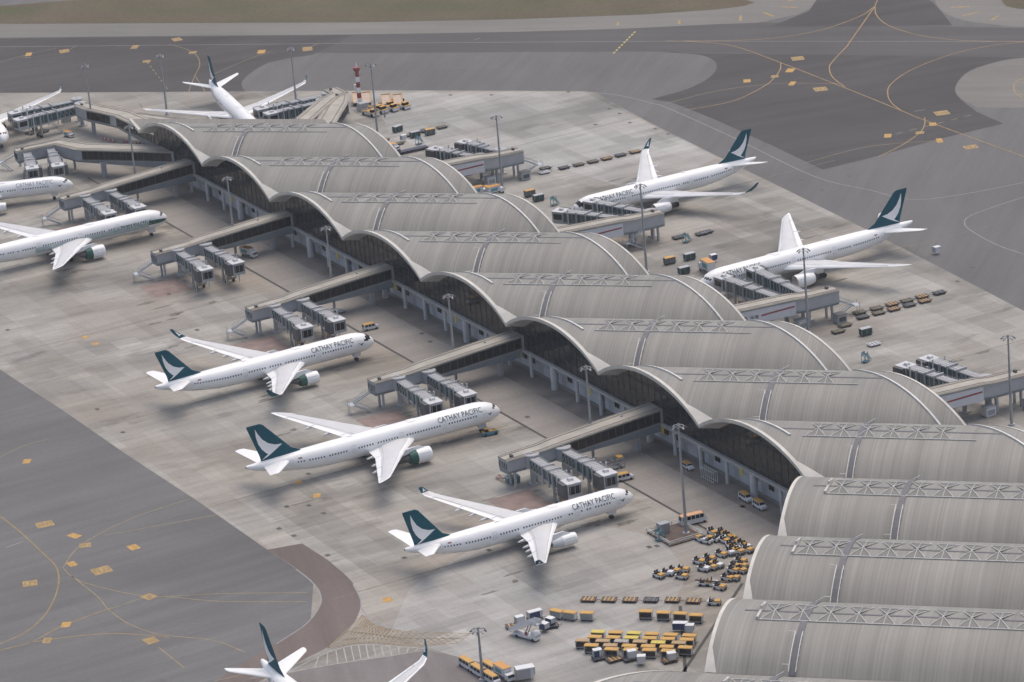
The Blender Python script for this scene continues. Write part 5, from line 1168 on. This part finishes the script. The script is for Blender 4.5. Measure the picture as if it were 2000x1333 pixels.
for i, (p, a) in enumerate((((357.64, -72.06), -.35), ((360.42, -70.06), -.22), ((363.22, -67.12), .02))):
    place(bc, p, hd0 + a, 'amber roofed baggage dolly with closed grey sides, %s from the left of its three' % ORD[i], 'roofed baggage dollies')
# flat dollies
fd = flat_dolly(); fo_ = flat_dolly(mat('olive stripe', (.19, .16, .06, 1), .7), mat('brown grey steel', (.085, .07, .06, 1), .8)); fk = flat_dolly(DGREY, mat('near black steel', (.045, .042, .045, 1), .8))
for i, p in enumerate(((353.58, -61.23), (356.83, -57.53), (360.15, -53.75), (363.34, -49.90), (366.59, -45.96), (370.27, -42.44))):
    place(fk if i == 3 else fd, p, hd0, '%s flat dolly, %s from the left in the train behind a tow tractor' % ('black' if i == 3 else 'amber striped', ORD[i]), 'flat dollies')
h1 = 1.5259
for i, p in enumerate(((45.70, 106.14), (46.08, 111.28), (46.45, 116.43), (46.71, 121.47), (46.73, 126.67), (46.86, 132.02))):
    place((fk, fo_, fo_, fd, fk, fd)[i], p, h1, '%s flat dolly, %s from the left in the line behind the curled wing airliner' % (('black', 'olive striped', 'olive striped', 'amber striped', 'black', 'amber striped')[i], ORD[i]), 'flat dollies')
h2 = 1.4967
for i, p in enumerate(((227.60, 99.13), (228.00, 104.68), (228.09, 109.92), (228.36, 114.73), (228.41, 119.95))):
    place((fo_, fo_, fd, fo_, fd)[i], p, h2, '%s flat dolly, %s from the left in the farther row by the advert corridor' % (('olive striped', 'olive striped', 'amber striped', 'olive striped', 'amber striped')[i], ORD[i]), 'flat dollies')
for i, p in enumerate(((231.48, 97.68), (231.63, 102.93), (231.83, 107.93), (231.93, 113.16), (231.94, 118.32), (228.98, 125.44))):
    place((fk, fo_, fd, fk, fd, fk)[i], p, h2, ('black flat dolly at the far right end of the double row by the advert corridor' if i == 5 else '%s flat dolly, %s from the left in the nearer row by the advert corridor' % (('black', 'olive striped', 'amber striped', 'black', 'amber striped')[i], ORD[i])), 'flat dollies')
for i, (p, m, lb) in enumerate((((133.50, 96.30), fk, 'brown flat dolly beneath the curled wing airliner advert corridor'), ((135.40, 103.31), fk, 'left of two touching dark flat dollies below the wing tip of the curled wing airliner'), ((135.21, 105.25), fk, 'right of two touching dark flat dollies below the wing tip of the curled wing airliner'),
    ((41.77, 101.30), fk, 'small dark dolly beside a white one on the far right apron'), ((236.79, 85.93), fo_, 'brown flat dolly left of the pair under the light mast by the long airliner'), ((233.79, 90.13), fo_, 'brown flat dolly right of the pair under the light mast by the long airliner'),
    ((386.75, -73.55), fd, 'low dolly with one amber stripe between containers in front of the dolly block'), ((-24.99, 98.43), fo_, 'flat dolly at the right end of the group beyond the roof'), ((-24.50, 85.47), fo_, 'flat dolly beside the amber box beyond the roof'), ((383.94, -75.69), fk, 'black flat dolly carrying a blue and white container'), ((388.89, -70.49), fk, 'black flat dolly carrying a white container'), ((395.23, -64.01), fd, 'rusty flat dolly carrying a white container near the roof edge'),
    ((355.28, -76.70), fk, 'dark flat dolly under the long white and blue container'), ((361.27, -75.80), fk, 'dark flat dolly under the navy container with a pale lid'), ((355.65, -82.64), fd, 'rust red flat dolly at the left of the container group'))):
    place(m, p, hd0 + (.6 if i > 8 and i < 13 else h1 - hd0 if i < 9 else .5), lb, 'flat dollies')
wd_ = flat_dolly(PALE, PALE, 'flat_dolly')
place(wd_, (45.49, 98.84), h1, 'white low dolly on the far right apron near the advert corridor', 'flat dollies'); place(wd_, (252.17, 87.56), h1, 'white low dolly beside the teal steps on the right apron', 'flat dollies'); place(wd_, (123.12, -13.15), 0.1, 'white low dolly under the stair of the middle corridor', 'flat dollies')
# containers
c1 = container(PALE, BLUE); c2 = container(PALE, PALE); c3 = container(BLUE, BLUE); c4 = container(PALE, BLUE, 3.0, 'long_container'); c5 = container(LGREY, BLUE, 3.0, 'long_container')
for c, p, a, lb in ((c1, (383.26, -76.10), .5, 'white and blue container on a black dolly before the dolly block'), (c2, (388.72, -70.26), .5, 'white container on a black dolly before the dolly block'), (c2, (392.53, -69.94), .2, 'white container with a dark trim nearest the bottom, before the dolly block'), (c2, (395.45, -63.74), .5, 'white container on a rusty dolly near the roof edge'),
    (c4, (354.95, -76.65), .7, 'long white container with a blue door on a dark dolly'), (c2, (355.47, -81.04), .7, 'white container with dark roof vents left of the long one'), (c3, (360.68, -75.60), -.5, 'navy container with a pale lid on a dark dolly'), (c3, (362.31, -78.15), -.5, 'navy container behind the passenger stairs'), (c5, (382.46, -53.59), .05, 'long grey and blue container behind the dolly block'), (c2, (384.87, -52.44), .05, 'small white container behind the dolly block near the roof edge'), (c3, (159.93, 92.41), h1 - hd0, 'navy container behind the catering truck'), (c2, (199.34, 145.09), h1 - hd0, 'white wrapped container alone on the right apron'), (c2, (-20.32, 81.38), h1 - hd0, 'small white and amber box beyond the roof')):
    o = place(c, p, hd0 + a, lb, 'cargo containers')
# curtain-sided dollies
bt = box_dolly(); ba = box_dolly(mat('slate curtain', (.12, .13, .13, 1), .7), AMBER, 'curtain_dolly')
for p, m, a, lb in (((243.73, 90.51), bt, 0, 'dark teal curtain dolly by the white low dolly on the right apron'), ((153.44, 88.18), bt, 0, 'dark teal curtain dolly farther from the catering truck'), ((163.26, 80.27), bt, 0, 'dark teal curtain dolly nearer the roof, left of the catering truck'), ((70.23, 82.98), bt, 0, 'dark teal curtain dolly below the amber roofed one, by the advert corridor'),
    ((64.00, 83.29), ba, 0, 'amber roofed slate dolly by the advert corridor'), ((152.59, 81.76), ba, 0, 'amber roofed slate dolly left of two teal ones'), ((-32.13, 85.29), bt, .3, 'dark teal curtain dolly nearest the roof beyond the concourse'), ((-21.76, 86.59), bt, 0, 'dark teal curtain dolly beside the amber box beyond the concourse'), ((-20.80, 91.74), ba, 0, 'amber topped box dolly beyond the concourse')):
    place(m, p, h1 + a, lb, 'curtain sided dollies')
# road vehicles
vn = van(); vm = van(4.3, .84, 1.65, 'car', AMBER, 1.0, PALE, 'car', 2); mb = van(6.9, 1.02, 2.65, 'minibus', mat('salmon orange paint', (.62, .34, .17, 1), .5), .35, PALE, 'minibus', 5); sb_ = van(5.4, .92, 2.15, 'minibus', AMBER, .3, PALE, 'minibus', 3)
wallh = 0.0
place(vn, (292.95, -15.94), 1.4361, 'white van with an orange roof beside the nearest jet bridges', 'white vans with orange roofs')
place(vn, (324.83, 0.46), -0.0555, 'white van with an orange roof left of the pair by the terminal wall', 'white vans with orange roofs')
place(vn, (331.33, 0.42), -0.0375, 'white van with an orange roof right of the pair by the terminal wall', 'white vans with orange roofs')
place(vn, (143.67, -13.39), 1.5128, 'white van with an orange roof beside the jet bridge of the middle corridor', 'white vans with orange roofs')
place(vn, (49.86, 75.40), 3.1336, 'pale yellow roofed van under the advert corridor', 'white vans with orange roofs')
place(vm, (296.99, 0.50), -0.0362, 'white car with an orange roof against the terminal wall', None) ; 
place(mb, (329.04, -17.48), 1.4399, 'white minibus with a salmon orange roof behind the tall light mast', None)
for p, lb in (((368.81, -101.72), 'upper left of the amber roofed minibuses at the bottom edge'), ((373.90, -101.54), 'middle left of the amber roofed minibuses at the bottom edge'), ((374.15, -98.63), 'right of the amber roofed minibuses at the bottom edge'), ((379.10, -101.17), 'lowest of the amber roofed minibuses, cut by the bottom edge')):
    place(sb_, p, 0.0582, lb, 'minibuses with amber roofs')
bt_ = box_truck(); bt_['label'] = 'catering truck with an orange roofed white box at the nose of the long airliner'; bt_.location = (*(167.15, 85.84), 0); bt_.rotation_euler = (0, 0, 3.0403)
for p, a, lb in (((54.27, 76.17), 1.6300, 'white truck with an orange roof under the advert corridor'), ((51.37, 71.61), 1.4541, 'orange roofed truck half hidden by the roof edge'), ((56.73, -11.59), 0.2859, 'orange flatbed truck beside the jet bridges of the second farthest corridor'), ((379.33, -97.87), 0.0548, 'amber canopied truck at the bottom edge')):
    place(copy_tree(bt_) if False else bt_, bt_.location if False else p, a, lb, 'trucks with orange roofs') if False else None
    o = copy_tree(bt_); o.location = (p[0], p[1], 0); o.rotation_euler = (0, 0, a); o['label'] = lb; o['group'] = 'trucks with orange roofs'
    o.scale = (.85, .85, .75)
bt_['group'] = 'trucks with orange roofs'
st_ = stairs_truck(); st_['label'] = 'white passenger stairs truck with a red marking beside navy containers'; st_.location = (*(363.00, -83.16), 0); st_.rotation_euler = (0, 0, 0.3549)
c6 = container(PALE, LGREY, 2.4, 'cargo_container'); place(c6, (382.62, -94.67), hd0 + .5, 'large white container at the bottom edge beside the amber minibuses', 'cargo containers'); c6.scale = (1.5, 1.5, 1.5)
pb = pushback()
for p, lb in (((-57.03, 87.50), 'nearest of the amber decked pushback tractors by the red and white tower'), ((-58.12, 91.61), 'second of the amber decked pushback tractors by the red and white tower'), ((-57.66, 95.55), 'third of the amber decked pushback tractors by the red and white tower'), ((-56.93, 99.77), 'farthest right of the amber decked pushback tractors')):
    place(pb, p, 0.0686 + .15, lb, 'pushback tractors')
place(pb, (241.64, -27.22), -1.6981, 'small blue and white tow tractor at the nose wheel of the green cowled twin', 'pushback tractors')
for ch in C.objects:
    pass
bottom = [o for o in C.objects if o.get('label', '').startswith('small blue and white tow')][0]; bottom.scale = (.62, .62, .8)
for ch in bottom.children:
    if ch.name.startswith('chassis'): ch.data = ch.data.copy(); ch.data.materials[0] = mat('sky blue paint', (.08, .26, .33, 1), .5)
ld = loader()
for p, lb in (((-73.85, 90.75), 'peach decked cargo loader left of the red and white tower'), ((-71.45, 93.14), 'peach decked cargo loader behind the red and white tower'), ((-63.92, 97.15), 'peach decked cargo loader right of the light mast, left one'), ((-60.88, 100.19), 'peach decked cargo loader right of the light mast, right one')):
    place(ld, p, 2.7386, lb, 'cargo loaders')
ss = steps_stand()
for p, lb in (((261.77, 78.27), 'teal maintenance steps on the right apron by the white low dolly'), ((77.90, 84.24), 'teal maintenance steps by the amber and teal dollies'), ((-13.30, 83.57), 'teal maintenance steps near the empty jet bridges beyond the concourse'), ((332.84, -29.44), 'teal maintenance steps beside the fenced island'), ((138.52, 95.98), 'teal maintenance steps below the curled wing airliner corridor')):
    place(ss, p, h1 + .4, lb, 'maintenance steps')
# dark low loader and barrier on the far side
t = thing('low_trailer', 'long dark blue low trailer beyond the roof edge', 'trailer', (-7.82, 77.65), 1.5241, None)
MB().bx(-6, 6, -1.3, 1.3, .5, .95).build('deck', mat('blue black deck', (.045, .045, .075, 1), .6), t); wheels(t, [(-4.5, 1.1), (-4.5, -1.1), (-3, 1.1), (-3, -1.1), (4.5, 1.1), (4.5, -1.1)], .4, .3); MB().bx(-5.8, -4, -1.2, 1.2, .95, 2.0).build('headboard', DGREY, t)
t = thing('rolling_rack', 'white steel rack of upright bars by the terminal wall', 'rack', (307.78, 0.31), 0, None); b = MB()
for k in range(7): b.bar((-3 + k, -.6, 0), (-3 + k, -.6, 3.4), .14); b.bar((-3 + k, .6, 0), (-3 + k, .6, 3.4), .14); b.bar((-3 + k, -.6, 3.4), (-3 + k, .6, 3.4), .12)
for z in (.6, 3.2): b.bar((-3, -.6, z), (3, -.6, z), .14); b.bar((-3, .6, z), (3, .6, z), .14)
b.build('frame', TUBE, t)
t = thing('cage_trailer', 'grey wire cages beside the nearest inner jet bridge', 'cage', (284.24, -15.40), 1.5597, None); b = MB()
for k in range(6): b.bar((-4 + 1.6 * k, -1, .4), (-4 + 1.6 * k, -1, 2.6), .12); b.bar((-4 + 1.6 * k, 1, .4), (-4 + 1.6 * k, 1, 2.6), .12); b.bar((-4 + 1.6 * k, -1, 2.6), (-4 + 1.6 * k, 1, 2.6), .1)
for y in (-1, 1):
    for z in (.9, 1.7, 2.6): b.bar((-4, y, z), (4, y, z), .1)
b.bx(-4.2, 4.2, -1.1, 1.1, .3, .45); b.build('frame', GREYM, t); wheels(t, [(-3, .9), (-3, -.9), (3, .9), (3, -.9)], .3, .2); MB().bx(2.4, 3.9, -.9, .9, 2.7, 3.0).build('canopy', AMBER, t)
t = thing('hose_pile', 'pile of coiled pale hose on the ground by the windowless box', 'hose', (271.83, -39.51), 0, None); b = MB(); random.seed(9)
for k in range(16):
    cx, cy = random.uniform(-2, 2), random.uniform(-1, 1); p = [(cx + .9 * math.cos(i * PI / 4), cy + .7 * math.sin(i * PI / 4), .12 + .04 * k) for i in range(9)]
    for a, c in zip(p, p[1:]): b.bar(a, c, .16)
b.build('coils', mat('pale pink hose', (.42, .33, .30, 1), .7), t)
t = thing('covered_skip', 'teal covered skip under the nearest outer jet bridge', 'skip', (275.27, -38.69), 1.3893, None)
MB().bx(-1.6, 1.6, -1.1, 1.1, .1, 1.7, -.15, -.1).build('tub', TEALP, t); MB().bx(-1.5, 1.5, -1, 1, 1.7, 2.0, .4, .4).build('cover', DTEAL, t)

# barriers and small gear around the far-end pier
def barrier():
    root = thing('road_barrier', 'barrier', 'barrier', (0, 0, 0))
    b = MB(); b.bx(-1.0, 1.0, -.3, .3, .02, .35); b.bx(-.95, .95, -.16, .16, .35, 1.05, .02, .05); b.build('body', mat('faded red plastic', (.42, .20, .17, 1), .6), root)
    MB().bx(-.3, .3, -.17, .17, .4, 1.0).build('white_band', PALE, root); return root
br = barrier()
for i, p in enumerate(((-97.58, 5.26), (-95.34, 5.84), (-93.39, 6.54), (-89.21, 9.53), (-86.98, 10.11), (-83.58, 11.88), (-81.95, 12.71), (-80.32, 13.52))):
    place(br, p, 0.4463, 'red and white plastic barrier, %s from left in the broken row beyond the far corridor' % ORD[i], 'plastic barriers')
for p, lb in (((-110.52, -2.76), 'orange truck standing beyond the window lined corridor'), ((-14.49, 74.93), 'orange truck by the low trailer beyond the roof edge')):
    o = copy_tree(bt_); o.location = (p[0], p[1], 0); o.rotation_euler = (0, 0, 0.2859); o['label'] = lb; o['group'] = 'trucks with orange roofs'; o.scale = (.6, .7, .5)
for i, (p, m) in enumerate((((-19.90, 75.18), fd), ((-18.33, 78.43), fo_), ((-25.68, 76.76), fd), ((-25.74, 91.77), fk))):
    place(m, p, h1 + .2 * i, ('amber striped flat dolly nearest the low trailer beyond the roof', 'olive flat dolly by the small amber box beyond the roof', 'amber striped flat dolly hugging the roof edge beyond the concourse', 'black flat dolly between two box dollies beyond the concourse')[i], 'flat dollies')
for i, p in enumerate(((-60.19, 91.27), (-61.34, 96.23), (-62.04, 100.78))):
    place(pb, p, 0.0686 + .1, 'amber decked pushback tractor, %s from left in the rear rank by the tower' % ORD[i], 'pushback tractors')
for p, lb in (((-124.27, -11.55), 'grey low dolly under the two long teal jet bridges'), ((-123.33, -7.13), 'dark low dolly under the two long teal jet bridges')):
    place(fk, p, .4, lb, 'flat dollies')
# ------------------------------------------------------------------ air
hz = MB().bx(-8500, 8500, -8500, 8500, -1, 420).build('haze', [])
m = bpy.data.materials.new('hazy air'); m.use_nodes = True; n = m.node_tree; n.nodes.remove(n.nodes['Principled BSDF'])
v = n.nodes.new('ShaderNodeVolumePrincipled'); v.inputs['Density'].default_value = .000062; v.inputs['Color'].default_value = (.86, .86, .86, 1); v.inputs['Anisotropy'].default_value = .2
n.links.new(v.outputs[0], n.nodes['Material Output'].inputs['Volume'])
hz.data.materials.append(m); tag(hz, kind='stuff')
